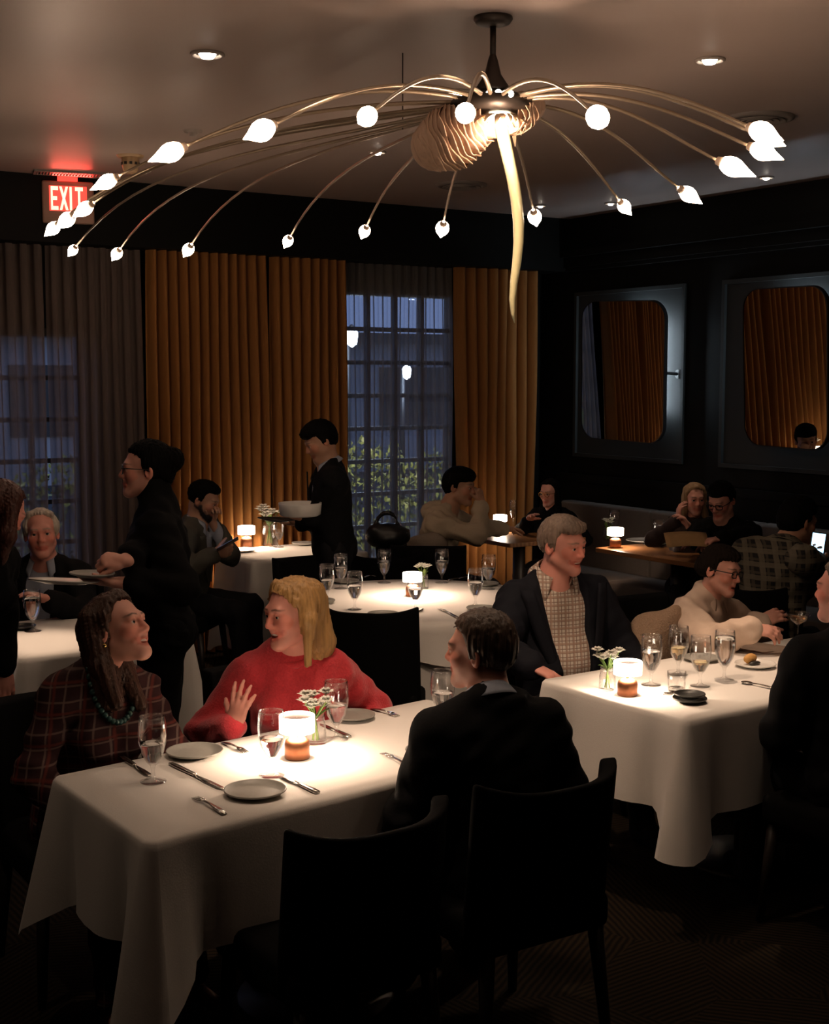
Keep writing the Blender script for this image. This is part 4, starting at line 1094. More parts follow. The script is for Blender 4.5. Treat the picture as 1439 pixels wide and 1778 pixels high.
def person(label, loc, face, **o):
    """face: degrees, 0 = looks at the camera, 90 = towards the right of the picture, 180 = away.  Returns dict with root and joints."""
    g = o.get
    s = g('s', 1.0); fem = g('fem', False); seated = g('seated', True); fine = g('fine', 1.0); belly = g('belly', 0.0); bw = g('bw', 1.0)
    base = Vector((loc[0], loc[1], 0)); rz = 147 + face
    Bm = rot(rz)
    hipz = (g('hipz', .53) if seated else .93 * s)
    P_ = base + Vector((0, 0, hipz))
    Tm = Bm @ rot(g('twist', 0), -g('lean', 0), g('side', 0))          # lean > 0 = forward, side > 0 = to own right
    rt, fw, u_ = Tm.col[0], Tm.col[1], Tm.col[2]
    T = lambda x, y, z: P_ + (rt * x + fw * y + u_ * z) * s
    shw = (.150 if fem else .176) * bw
    neckb = T(0, -.005, .520); shz = .440
    hc = neckb + (Vector(Tm.col[2]) * .6 + Vector((0, 0, .4))).normalized() * .155 * s + (fw * .030 + Bm.col[1] * g('headfwd', 0)) * s
    if 'headoff' in o: hc = hc + Bm @ Vector(o['headoff'])
    hy, hpch, hrl = g('head', (face, 0, 0))
    Hm = rot(147 + hy, hpch, hrl)                                      # pitch > 0 looks up; roll > 0 tilts to own right
    hs = s * g('hs', 1.0) * (.95 if fem else 1.0)
    Hp = lambda x, y, z: hc + Hm @ Vector((x, y, z)) * hs
    He = lambda c, r, own=0, k=.02, rr=None: (('e', Hp(*c), tuple(v * hs for v in r), Hm if rr is None else Hm @ rr), k, own)
    Hc = lambda a, b, ra, rb, own=0, k=.015: (('c', Hp(*a), Hp(*b), ra * hs, rb * hs), k, own)
    # ---------------- head
    smile = g('smile', 0.0); age = g('age', 0.0); jw = g('jaw', 1.0 if not fem else .87)
    hd = [He((0, -.014, .030), (.075, .095, .085)), He((0, .022, -.045), (.057 * jw, .064, .068), 0, .03)]
    for sx in (-1, 1):
        hd += [Hc((sx * .049 * jw, -.004, -.055), (sx * .012, .064, -.099), .019, .017, 0, .03), He((sx * .036, .057 + .004 * smile, -.026 + .006 * smile), (.023, .022, .022), 1, .03)]
    hd += [He((0, .070, -.101), (.021, .018, .017), 0, .025), Hc((-.033, .0775, .020), (.033, .0775, .020), .0125, .0125, 0, .025)]
    hd += [Hc((0, .083, .012), (0, .103, -.029), .0075, .0110, 1, .014)]
    for sx in (-1, 1): hd += [He((sx * .0105, .094, -.034), (.0085, .010, .0075), 1, .008)]
    # ears
    for sx in (-1, 1):
        hd += [He((sx * .0775, -.014, -.008), (.0085, .019, .031), 1, .008, Matrix.Rotation(R(sx * 18), 3, 'Z') @ Matrix.Rotation(R(-8), 3, 'X'))]
    neckr = .044 if fem else .054
    hd += [(('c', Hp(0, -.030, -.050), tuple(neckb), neckr * s, (neckr + .004) * s), .022, 0)]
    hd += [(('c', tuple(neckb), tuple(T(0, 0, .40)), (neckr + .01) * s, .075 * s), .05, 0)]
    subs = []
    for sx in (-1, 1):
        subs.append((('e', Hp(sx * .031, .094, .000), (.017 * hs, .014 * hs, .0105 * hs), Hm), .012))
        subs.append((('e', Hp(sx * .081, -.009, -.006), (.004 * hs, .010 * hs, .017 * hs), Hm), .006))
    post = []                                                          # lids, brows, lips after the eye sockets are carved
    for sx in (-1, 1):
        post += [Hc((sx * .018, .0825, .0035), (sx * .031, .0875, .0075), .0032, .0036, 1, .004), Hc((sx * .031, .0875, .0075), (sx * .044, .079, .003), .0036, .003, 1, .004)]
        post += [Hc((sx * .020, .082, -.0065), (sx * .040, .081, -.0065), .0034, .003, 0, .006)]
    mw = .025 + .013 * smile; mz = -.066; up_ = .013 * smile
    ml = .0805 - .010 * smile
    gap = g('open', 0.0)
    for sx in (-1, 1):
        post += [Hc((0, .0885, mz + .0015), (sx * mw, ml, mz + up_), .0048, .0030, 2, .004), Hc((0, .0870, mz - .0075 - gap), (sx * mw * .93, ml, mz - .003 + up_ * .8 - gap * .2), .0058, .0032, 2, .004)]
        if smile > .2: post += [Hc((sx * .019, .086, -.036), (sx * .037, .066, mz + up_ - .004), .0062, .005, 1, .012)]
    post += [He((0, .0865, -.052), (.012, .006, .010), 0, .012)]
    lo, hi = bounds([p for p, k, w in hd[:-1]], .02)
    hh = g('hres', .0036) * fine
    F = Field(lo, hi, hh)
    for p, k, w in hd: F.add(p, k * hs, w)
    for p, k in subs: F.sub(p, k * hs)
    for p, k, w in post: F.add(p, k * hs, w)
    if smile > .3 or gap > 0:
        F.sub(('e', Hp(0, .088, mz - .0030 + up_ * .30 - gap * .4), (mw * .80 * hs, .012 * hs, (.0036 + .5 * gap + .0022 * smile) * hs), Hm), .002)
    if g('beard'):
        for p, k, w in [He((0, .066, -.098), (.030, .028, .026), 4, .01), Hc((-.052, -.004, -.045), (-.02, .062, -.09), .020, .02, 4, .01), Hc((.052, -.004, -.045), (.02, .062, -.09), .020, .02, 4, .01), Hc((-.02, .084, -.054), (.02, .084, -.054), .006, .006, 4, .004)]: F.add(p, k, w)
    sk = g('skin', (.50, .27, .185)); sk2 = tuple(a * b for a, b in zip(sk, (1.04, .86, .82))); lip = g('lip', tuple(a * b for a, b in zip(sk, (.86, .55, .52)))); brow = g('brow', (.06, .04, .03)); brd = g('beard') or (0, 0, 0)
    pal = [sk, sk2, lip, brow, brd]
    hmi = np.array(Hm.transposed()); hcn = np.array(hc)
    def paint(V, C):                                                    # brows, lips, flushed cheeks: colours of the face itself
        l = ((V - hcn) @ hmi.T) / hs; ax_, y_, z_ = np.abs(l[:, 0]), l[:, 1], l[:, 2]; C = C.copy()
        def mixc(mask, col): 
            mm = np.clip(mask, 0, 1)[:, None] * (y_ > .045)[:, None]; C[:] = C * (1 - mm) + np.array(col) * mm
        bl = np.exp(-(((ax_ - .040) / .018) ** 2 + ((z_ + .030) / .018) ** 2)); mixc(.55 * bl, tuple(a * b for a, b in zip(sk, (1.02, .74, .70))))
        zb = .0235 + .16 * np.minimum(ax_ - .012, .022) - .28 * np.maximum(ax_ - .034, 0)
        mixc(.85 * np.clip(1.6 - np.abs(z_ - zb) / .0026, 0, 1) * np.clip((ax_ - .010) / .004, 0, 1) * np.clip((.052 - ax_) / .006, 0, 1), brow)
        cz = mz - .002 + up_ * (ax_ / mw) ** 2
        mixc(.9 * np.clip(1.5 - np.abs(z_ - cz) / (.0075 + gap) , 0, 1) * np.clip((mw * 1.02 - ax_) / .004, 0, 1) * (y_ > .066), lip)
        el = np.exp(-(((ax_ - .031) / .016) ** 4 + ((z_ - .0045) / .0035) ** 2)); mixc(.55 * el, tuple(v * .35 for v in sk))
        return C
    pieces = [F.mesh(1) + (paint,)]
    # ---------------- arms
    shL, shR = T(-shw, -.005, shz), T(shw, -.005, shz)                 # x negative is the person's left
    if 'shr' in o: shR = shR + Bm @ Vector(o['shr'])
    if 'shl' in o: shL = shL + Bm @ Vector(o['shl'])
    l1, l2 = .275 * s, .245 * s
    arms = {}
    for nm, sh, sx in (('L', shL, -1), ('R', shR, 1)):
        spec = g('arm' + nm) or {}
        if 'w' in spec: tgt = Vector(spec['w'])                         # world position
        else: tgt = base + Bm @ Vector(spec.get('t', (sx * .17, .32, hipz + .14)))
        el, wr = ik(sh, tgt, l1, l2, Bm @ Vector(spec.get('pole', (sx * .6, -.5, -.6))))
        fa = (wr - el).normalized()
        fd = Vector(spec['fdw']) if 'fdw' in spec else (Bm @ Vector(spec['fd']) if 'fd' in spec else fa)
        nr = Vector(spec['nw']) if 'nw' in spec else (Bm @ Vector(spec['n']) if 'n' in spec else Vector((0, 0, 1)))
        if nr.cross(fd).length < .05: nr = Bm @ Vector((sx, .3, .2))
        arms[nm] = (sh, el, wr, fd.normalized(), nr, sx, spec)
    # ---------------- legs
    legs = []
    for sx in (-1, 1):
        hp_ = P_ + (Bm.col[0] * sx * .09) * s + Vector((0, 0, -.01))
        if seated:
            kn = hp_ + (Bm.col[1] * .42 + Bm.col[0] * sx * .05) * s + Vector((0, 0, -.03)); kn.z = max(kn.z, .46)
            an = kn + Bm.col[1] * (g('foot', .03)) + Vector((0, 0, -kn.z + .09))
        else:
            st = g('stride', .0) * sx
            kn = hp_ + Bm.col[1] * (st + .02) + Vector((0, 0, -.43 * s)); an = base + Bm.col[0] * sx * .10 * s + Bm.col[1] * st * 1.2 + Vector((0, 0, .09))
        legs.append((hp_, kn, an, sx))
    tor = [(('e', P_, (.170 * s * bw, .125 * s, .115 * s), Tm), .05), (('e', T(0, .012 + belly * .45, .155), ((.148 - (.018 if fem else 0)) * s * bw + belly * .8, .108 * s + belly, .16 * s), Tm), .06),
           (('e', T(0, .0, .335), (.160 * s * bw, .112 * s, .165 * s), Tm), .06), (('c', T(-shw * .80, -.008, shz - .035), T(shw * .80, -.008, shz - .035), .064 * s, .064 * s), .05),
           (('c', T(-.02, -.02, .515), tuple(shL), .043 * s, .040 * s), .06), (('c', T(.02, -.02, .515), tuple(shR), .043 * s, .040 * s), .06)]
    if fem:
        for sx in (-1, 1): tor.append((('e', T(sx * .068, .088, .318), (.060 * s, .055 * s, .060 * s), Tm), .03))
    ua, la = (.047, .039, .027) if fem else (.054, .045, .031), None
    armp = {k: [(('c', tuple(a[0]), tuple(a[1]), ua[0] * s * bw, ua[1] * s), .03), (('c', tuple(a[1]), tuple(a[2]), ua[1] * s * .98, ua[2] * s), .03)] for k, a in arms.items()}
    legp = []
    for hp_, kn, an, sx in legs:
        toe = an + Bm.col[1] * .15 * s + Vector((0, 0, -.05))
        legp += [(('c', tuple(hp_), tuple(kn), .088 * s, .060 * s), .04), (('c', tuple(kn), tuple(an), .056 * s, .038 * s), .03), (('c', tuple(an + Vector((0, 0, -.045))), tuple(toe + Vector((0, 0, .01))), .042 * s, .032 * s), .02)]
    body = tor + armp['L'] + armp['R'] + legp
    br = g('bres', .014)
    lo, hi = bounds([p for p, k in body], .03); F = Field(lo, hi, br)
    for p, k in body: F.add(p, k, 0, -.006)
    pieces.append(F.mesh(1))
    for nm, a in arms.items():
        sh, el, wr, fd, nr, sx, spec = a
        if spec.get('hand', True):
            hp2 = hand_prims(wr, fd, nr, -sx * spec.get('flip', 1), spec.get('curl'), spec.get('spread', 4), spec.get('thumb', (38, 12, 15)), s * (.93 if fem else 1.0) * spec.get('hsc', 1))
            hp2 += [('c', tuple(wr - (wr - el).normalized() * .09), tuple(wr), .034 * s, .025 * s)]
            lo, hi = bounds(hp2, .012); F = Field(lo, hi, g('handres', .0042) * fine)
            for i, p in enumerate(hp2): F.add(p, .012 if i < 3 else .007, 0)
            pieces.append(F.mesh(1))
    root = np_object('person', pieces, M_SKIN, None, pal, 2); tag(root, label, 'person')
    # ---------------- eyes, teeth
    if g('eyes', True):
        for sx in (-1, 1):
            e = MB().sphere((0, 0, 0), .0118 * hs, 16, 12)
            # pole of the sphere looks forward
            Rm = Hm @ Matrix.Rotation(R(-90), 3, 'X') @ Matrix.Rotation(R(g('gaze', 0)), 3, 'Y')
            c = Hp(sx * .031, .0755, .0005); e.v = [tuple(c + Rm @ Vector(v)) for v in e.v]
            ob = e.build('eye', M_EYE, root); at_ = ob.data.color_attributes.new('Col', 'FLOAT_COLOR', 'POINT')
            for i, vv in enumerate(ob.data.vertices):
                j = i // 16; at_.data[i].color = (.01, .008, .006, 1) if j <= 2 else (.62, .55, .50, 1)
    if smile > .3:
        MB().grid(lambda u, v: tuple(Hp((u - .5) * mw * 1.7, .0845 - .010 * (2 * u - 1) ** 2, mz + .003 + up_ * (.30 + .5 * (2 * u - 1) ** 2) - .008 * v)), 10, 2).build('teeth', M_TEETH, root)
    info = dict(root=root, Hp=Hp, Hm=Hm, hs=hs, T=T, Tm=Tm, Bm=Bm, s=s, tor=tor, armp=armp, legp=legp, arms=arms, legs=legs, neckb=neckb, hc=hc, P=P_, fem=fem, fine=fine, bw=bw, belly=belly, neckr=neckr, base=base)
    return info

def garment(I, name, m, prims, g_, res=.010, subs=(), k=.035, extra=(), smooth=2, wr=.0055, seed=1):
    lo, hi = bounds([p[0] for p in prims] + [e[0] for e in extra], .04 + g_); F = Field(lo, hi, res)
    for p in prims: F.add(p[0], p[1], 0, g_)
    for p in extra: F.add(p[0], p[1], 0, 0)
    if wr:                      # soft creases in the cloth
        rn = np.random.RandomState(seed); X, Y, Z = F.pts((slice(None),) * 3); w = 0
        warp = np.sin(9 * X + 7 * Y + 5 * Z) + np.sin(-6 * X + 8 * Y + 11 * Z + 1.7)
        for i in range(5):
            dv = rn.normal(size=3); dv /= np.linalg.norm(dv); f = rn.uniform(50, 105)
            q = np.sin(f * (dv[0] * X + dv[1] * Y + dv[2] * Z) + 1.6 * warp + rn.uniform(0, 6)); w = w + np.sign(q) * np.abs(q) ** 1.5
        F.d += (wr * .55 * w).astype(np.float32)
    for p, kk in subs: F.sub(p, kk)
    return np_object(name, [F.mesh(smooth)], m, I['root'])
def sleeves(I, frac=.86, which='LR', grow=0.0, upper=True):
    out = []
    for nm in which:
        sh, el, wr, *_ = I['arms'][nm]; (p1, k1), (p2, k2) = I['armp'][nm]
        e = el + (wr - el) * frac
        if upper: out.append((('c', p1[1], p1[2], p1[3] + grow, p1[4] + grow), k1))
        r = p2[3] + (p2[4] - p2[3]) * frac; out.append((('c', p2[1], tuple(e), p2[3] + grow, r + grow + .002), k2))
    return out
def collar(I, m, h=.040, rad=None, name='collar', spread=.03, z0=.0, open_=26):
    """turned-down shirt collar round the neck with two points in front"""
    nb, T = I['neckb'], I['T']; r = (rad or (I['neckr'] + .012)) * I['s']; Tm = I['Tm']; c0 = Vector(nb) + Vector(Tm.col[2]) * (.005 + z0)
    up_ = (Vector(I['hc']) - Vector(nb)).normalized(); rt = Vector(Tm.col[0]); fw = rt.cross(up_) * -1; fw = up_.cross(rt)
    def fn(u, v):
        a = R(open_ + (360 - 2 * open_) * u - 90 + 180); a = R(90 + open_ + (360 - 2 * open_) * u)
        f = abs(2 * u - 1); pt = f ** 6
        rr = r * (1.0 + (0.0 if v < .5 else (v - .5) * .5))
        zz = h * (v * 2) if v < .5 else h * (1 - (v - .5) * 2 * (.95 + .9 * pt)) 
        zz -= .022 * f ** 2
        d = rt * math.cos(a) + fw * math.sin(a)
        return tuple(c0 + d * (rr + (.014 + .02 * pt) * max(0, v - .5) * 2) + up_ * zz + fw * (.008 * f))
    return MB().grid(fn, 36, 8).build(name, m, I['root'], solid=.003)
def spectacles(I, m=None, w=.022, h=.0155, rnd_=.5, thick=.0021):
    Hp = I['Hp']; mb = MB(); m = m or M_GLASSES
    for sx in (-1, 1):
        pts = []
        for i in range(25):
            a = 2 * math.pi * i / 24; ca, sa = math.cos(a), math.sin(a); e = rnd_
            pts.append(Hp(sx * .032 + w * math.copysign(abs(ca) ** e, ca), .0985 - .10 * (sx * w * ca) ** 2 * 10 - .004 * abs(ca), -.001 + h * math.copysign(abs(sa) ** e, sa)))
        mb.tube(pts, thick * I['hs'], 6, caps=False)
        mb.tube([Hp(sx * (.032 + w), .096, .006), Hp(sx * .076, .06, .006), Hp(sx * .083, -.01, .004), Hp(sx * .083, -.025, -.012)], thick * I['hs'], 6)
    mb.tube([Hp(-.0105, .0985, .003), Hp(0, .102, .006), Hp(.0105, .0985, .003)], thick * I['hs'], 6)
    o = mb.build('spectacles', m, I['root'])
    for sx in (-1, 1):
        lens = MB(); lens.add([Hp(sx * .032 + w * .93 * math.copysign(abs(math.cos(a)) ** rnd_, math.cos(a)), .098, -.001 + h * .93 * math.copysign(abs(math.sin(a)) ** rnd_, math.sin(a))) for a in [2 * math.pi * i / 20 for i in range(20)]], [tuple(range(20))])
        lens.build('lens', M_GLASS, o, smooth=False)
    return o
def hair(I, m, prims, subs=(), res=.0055, k=.02, cap=(.0095, .0, .0), face_cut=True, line=.074, back=None, smooth=2, name='hair'):
    """a cap over the cranium with the face cut away, plus locks given in head space"""
    Hp, Hm, hs = I['Hp'], I['Hm'], I['hs']; g_ = cap[0]
    P = [(('e', Hp(0, -.016, .033), ((.0755 + g_) * hs, (.095 + g_) * hs, (.086 + g_) * hs), Hm), .01)]
    P += [(('e', Hp(*q[1]), tuple(v * hs for v in q[2]), Hm @ (q[3] if len(q) > 3 else Matrix.Identity(3))), k) if q[0] == 'e' else (('c', Hp(*q[1]), Hp(*q[2]), q[3] * hs, q[4] * hs), k) for q in prims]
    lo, hi = bounds([p[0] for p in P], .02); F = Field(lo, hi, res * I['fine'])
    F.add(P[0][0], .01)
    inv = Hm.transposed()
    if face_cut:      # carve the face away from the cap only
        X, Y, Z = F.pts((slice(None),) * 3); c = I['hc']
        px, py, pz = X - c.x, Y - c.y, Z - c.z
        l = [(inv[i][0] * px + inv[i][1] * py + inv[i][2] * pz) / hs for i in range(3)]
        hl = line + .010 * np.sin(60 * l[0]) * .3 - 9.0 * np.maximum(np.abs(l[0]) - .030, 0) ** 2 - .25 * np.maximum(np.abs(l[0]) - .05, 0)   # hairline drops at the temples
        a1 = np.minimum(l[1] - (.012 + .25 * (l[2] - .0)), hl - l[2])                    # in front of the ears and under the hairline
        a2 = np.minimum((-.020 - l[2]), l[1] + .055) if back is None else np.minimum((back - l[2]), l[1] + .2)   # below the ears
        cutd = np.maximum(a1, a2) * hs; kq = .016; hq = np.maximum(kq - np.abs(F.d - cutd), 0) / kq
        F.d = (np.maximum(F.d, cutd) + hq * hq * kq * .25).astype(np.float32)
    for p, kk in P[1:]: F.add(p, kk, 0)
    for q in subs:
        p = ('e', Hp(*q[1]), tuple(v * hs for v in q[2]), Hm) if q[0] == 'e' else ('c', Hp(*q[1]), Hp(*q[2]), q[3] * hs, q[4] * hs); F.sub(p, .008)
    # strand grooves
    X, Y, Z = F.pts((slice(None),) * 3); c = I['hc']; px, py, pz = X - c.x, Y - c.y, Z - c.z
    l0 = (inv[0][0] * px + inv[0][1] * py + inv[0][2] * pz) / hs; l1 = (inv[1][0] * px + inv[1][1] * py + inv[1][2] * pz) / hs; l2 = (inv[2][0] * px + inv[2][1] * py + inv[2][2] * pz) / hs
    th = np.arctan2(l0, l1 + .03)
    F.d += (.0026 * np.sin(34 * th + 18 * l2) + .0022 * np.sin(71 * th - 30 * l2 + 2) + .0012 * np.sin(113 * th + 9 * l2)).astype(np.float32)
    return np_object(name, [F.mesh(smooth)], m, I['root'])
# ================================================================ the guests and the staff
CR = rgt; CF = fwd; CU = up
def plaid_mat(name, base, l1, l2, f, w=.8, ang=0, rough=.8):
    if name in MATS: return MATS[name]
    m = bpy.data.materials.new(name); m.use_nodes = True; N, L = nodes_of(m); b = N['Principled BSDF']; b.inputs['Roughness'].default_value = rough; b.inputs['Specular IOR Level'].default_value = .2
    tc = N.new('ShaderNodeTexCoord'); ro = N.new('ShaderNodeVectorRotate'); ro.rotation_type = 'Z_AXIS'; ro.inputs['Angle'].default_value = R(ang); L.new(tc.outputs['Object'], ro.inputs[0])
    sp = N.new('ShaderNodeSeparateXYZ'); L.new(ro.outputs[0], sp.inputs[0]); prev = None
    cur = N.new('ShaderNodeRGB'); cur.outputs[0].default_value = (*base, 1); cur = cur.outputs[0]
    for axis, col, ff, ww in ((0, l1, f, w), (2, l1, f, w), (0, l2, f * .5, w * 1.05), (2, l2, f * .5, w * 1.05)):
        mu = N.new('ShaderNodeMath'); mu.operation = 'MULTIPLY'; mu.inputs[1].default_value = ff * 6.283; L.new(sp.outputs[axis], mu.inputs[0])
        sn = N.new('ShaderNodeMath'); sn.operation = 'SINE'; L.new(mu.outputs[0], sn.inputs[0])
        mr = N.new('ShaderNodeMapRange'); mr.inputs[1].default_value = ww; mr.inputs[2].default_value = min(1, ww + .12); L.new(sn.outputs[0], mr.inputs[0])
        h2 = N.new('ShaderNodeMath'); h2.operation = 'MULTIPLY'; h2.inputs[1].default_value = .75; L.new(mr.outputs[0], h2.inputs[0])
        mx = N.new('ShaderNodeMix'); mx.data_type = 'RGBA'; L.new(h2.outputs[0], mx.inputs[0]); L.new(cur, mx.inputs[6]); mx.inputs[7].default_value = (*col, 1); cur = mx.outputs[2]
    L.new(cur, b.inputs['Base Color']); MATS[name] = m
    return m
M_SUIT = mat('black_suit_wool', (.0042, .0042, .005), .85, var=.3, scale=120, bump=.08, spec=.15)
M_NAVY = mat('navy_blazer', (.0055, .006, .010), .8, var=.25, scale=120, bump=.08, spec=.18)
M_TROU = mat('dark_trousers', (.009, .009, .011), .85, var=.2, scale=80, spec=.2)
M_SHIRTW = mat('white_shirt', (.66, .62, .57), .8, var=.05, scale=120); M_SHIRTB = mat('pale_blue_shirt', (.30, .33, .40), .8, var=.06, scale=120)
M_RED = mat('red_knit', (.60, .045, .058), .85, var=.22, scale=140, bump=.35, sheen=.3, spec=.2)
M_CREAM = mat('cream_jersey', (.50, .40, .29), .9, var=.08, scale=90, bump=.15, spec=.2)
M_BLOUSE = mat('cream_blouse', (.62, .47, .37), .7, var=.06, scale=60)
M_GREENJ = mat('olive_grey_blazer', (.055, .052, .040), .8, var=.2, scale=90)
M_CHECK = plaid_mat('checked_shirt', (.62, .55, .47), (.20, .12, .09), (.38, .24, .18), 62, .62, 33)
M_DRESS = plaid_mat('plaid_dress', (.030, .009, .010), (.15, .10, .085), (.13, .025, .018), 23, .86, 33)
M_FLAN = plaid_mat('plaid_flannel', (.014, .013, .013), (.075, .062, .045), (.15, .13, .095), 30, .30, 33)
H_BROWN = hair_mat('brown_hair', (.045, .018, .010)); H_BLOND = hair_mat('blond_hair', (.42, .235, .085)); H_BLACK = hair_mat('black_hair', (.0032, .0028, .0026))
H_GREYB = hair_mat('greying_brown_hair', (.075, .048, .034)); H_WHITE = hair_mat('white_hair', (.50, .43, .36)); H_GREY = hair_mat('grey_hair', (.21, .15, .115)); H_AUB = hair_mat('auburn_hair', (.05, .014, .008)); H_DARK = hair_mat('dark_brown_hair', (.012, .008, .006))
SKP = (.66, .33, .255); SKR = (.70, .31, .245); SKT = (.46, .25, .165)

def trousers(I, m=None, name='trousers', res=.014):
    return garment(I, name, m or M_TROU, [I['tor'][0]] + I['legp'], .012, res=res, wr=.004)
def jacket(I, m, g_=.020, opening=.045, low=.10, res=.010, frac=.90, name='jacket', seed=1, up=.56, wr=.0045):
    T = I['T']; by = .13 + I['belly'] * 1.3
    sub = [(('c', T(0, by + .02, low), T(0, .115, up), opening * .35, opening + .022), .012), (('c', I['neckb'], I['Hp'](0, -.01, -.03), (I['neckr'] + .008) * I['s'], (I['neckr'] + .008) * I['s']), .01)]
    o = garment(I, name, m, I['tor'] + sleeves(I, frac, grow=.004), g_, res=res, subs=sub, seed=seed, wr=wr)
    # lapels folded back beside the opening
    for sx in (-1, 1):
        def fn(u, v):
            z = low + .06 + (up - .10 - low - .06) * u; half = opening * .35 + (opening * .85 + .012) * u
            x = sx * (half + .004 + v * (.012 + .045 * math.sin(math.pi * min(1, u * 1.15) * .62))); yy = by + .022 - .052 * u - .035 * abs(x) - 1.2 * x * x + .006 * math.sin(math.pi * v)
            return tuple(T(x, yy, z))
        MB().grid(fn, 10, 4).build('lapel', m, o, solid=.004)
    return o
def shirt(I, m, frac=.97, g_=.003, res=.011, coll=True, arms=True, open_=30, h=.040):
    sub = [(('c', I['neckb'], I['Hp'](0, -.01, -.03), (I['neckr'] + .004) * I['s'], (I['neckr'] + .004) * I['s']), .008), (('c', I['T'](0, .10, .43), I['T'](0, .10, .56), .005, .04), .01)]
    o = garment(I, 'shirt', m, I['tor'] + (sleeves(I, frac) if arms else []), g_, res=res, subs=sub, wr=.002)
    if coll: collar(I, m, h=h, open_=open_)
    return o
def chair_for(I, label, face, back=.03, mat_=None, zt=.86):
    a = R(237 + face); b = I['base']; return make_chair(label, (b.x - math.cos(a) * back, b.y - math.sin(a) * back), 237 + face, mat_=mat_, zt=zt)

# ---- 1 woman in a plaid dress, laughing up to the right
p = at_y(150, 1150, 4.10)
I = person('woman with long brown hair in a dark plaid dress laughing up at the staff', (p.x - .03, 4.06), 40, fem=True, s=.95, hipz=.50, lean=6, side=-6, head=(74, 22, -8), smile=.8, open=.004, skin=SKP, headfwd=.05, hres=.003, hs=1.06)
garment(I, 'dress', M_DRESS, I['tor'] + sleeves(I, .95, grow=.006) + I['legp'][:2] + I['legp'][3:5], .013, res=.010, seed=2)
hair(I, H_BROWN, [('c', (-.055, -.06, .06), (-.075, -.075, -.12), .045, .040), ('c', (.058, -.05, .055), (.083, -.045, -.11), .040, .034), ('c', (.083, -.045, -.11), (.088, -.03, -.235), .036, .022), ('c', (-.075, -.075, -.12), (-.08, -.05, -.25), .040, .024),
                  ('c', (0, -.09, .03), (0, -.105, -.20), .055, .05), ('c', (-.02, .03, .105), (-.07, .01, .05), .020, .022), ('c', (.0, .03, .108), (.072, .012, .04), .020, .020)], line=.082, back=-.3)
nk = MB(); T = I['T']
for k in range(22):
    a = math.pi * (-.05 + 1.1 * k / 21); nk.sphere(tuple(T(.082 * math.cos(a), .055 + .085 * math.sin(a), .52 - .135 * math.sin(a))), .010, 8, 6)
nk.build('bead_necklace', mat('teal_beads', (.02, .07, .065), .35), I['root'])
MB().sphere(tuple(I['Hp'](.083, -.012, -.046)), .007, 10, 8).build('earring', M_GOLDJ, I['root'])
chair_for(I, 'black chair of the woman in the plaid dress', 33, .05)
# ---- 2 woman in red
p = at_y(508, 1180, 4.10)
I = person('smiling blond woman in a red sweater with one hand raised', (p.x, 4.10), 6, fem=True, s=.95, hipz=.50, lean=12, hs=1.08, headfwd=.03, head=(-52, -3, 3), smile=1.0, open=.003, skin=SKR, hres=.003,
           armR=dict(w=at_t(407, 1262, 4.38), pole=(.8, -.2, -.9), fdw=CU * .95 + CR * .22, nw=-CF * .9 - CR * .45, curl=((4, 6, 5), (6, 8, 6), (10, 10, 8), (14, 12, 8)), spread=7, thumb=(52, 4, 4)),
           armL=dict(t=(-.26, .20, .66)))
garment(I, 'sweater', M_RED, I['tor'] + sleeves(I, .93, grow=.008), .012, res=.009, seed=3, wr=.005)
trousers(I)
sh_, el_, wr_, *_x = I['arms']['R']
MB().tube([wr_ - (wr_ - el_).normalized() * .035, wr_ - (wr_ - el_).normalized() * .012], [.048, .040], 16).build('cuff', M_RED, I['root'])
def ring_band(I, m, r, z, tube=.012, name='neckband', fy=.0):
    T = I['T']; pts = [T(r * math.cos(a), fy + r * .95 * math.sin(a), z - .03 * math.sin(a)) for a in [2 * math.pi * i / 28 for i in range(29)]]
    return MB().tube(pts, tube, 8, caps=False).build(name, m, I['root'])
ring_band(I, M_RED, .074, .520, .013)
hair(I, H_BLOND, [('c', (.045, -.02, .085), (.083, -.02, .0), .030, .030), ('c', (.083, -.02, .0), (.090, -.005, -.12), .030, .032), ('c', (.090, -.005, -.12), (.098, .010, -.215), .032, .012), ('c', (-.05, -.02, .08), (-.082, -.01, -.02), .028, .028), ('c', (-.082, -.01, -.02), (-.088, .012, -.17), .026, .012),
                  ('c', (0, -.08, .05), (.01, -.105, -.12), .055, .055), ('c', (.01, -.105, -.12), (.02, -.10, -.22), .055, .030), ('c', (.06, -.07, .0), (.085, -.06, -.20), .045, .025), ('c', (.02, .045, .102), (.072, .030, .045), .018, .016), ('c', (.0, .05, .10), (-.066, .03, .045), .018, .014)], line=.090, back=-.3)
for sx in (-1, 1):
    MB().sphere(tuple(I['Hp'](sx * .080, .006, -.050)), .008, 10, 8).sphere(tuple(I['Hp'](sx * .080, .006, -.068)), .006, 10, 8).build('earring', M_GOLDJ, I['root'])
chair_for(I, 'black chair of the blond woman in red', 33, .05)
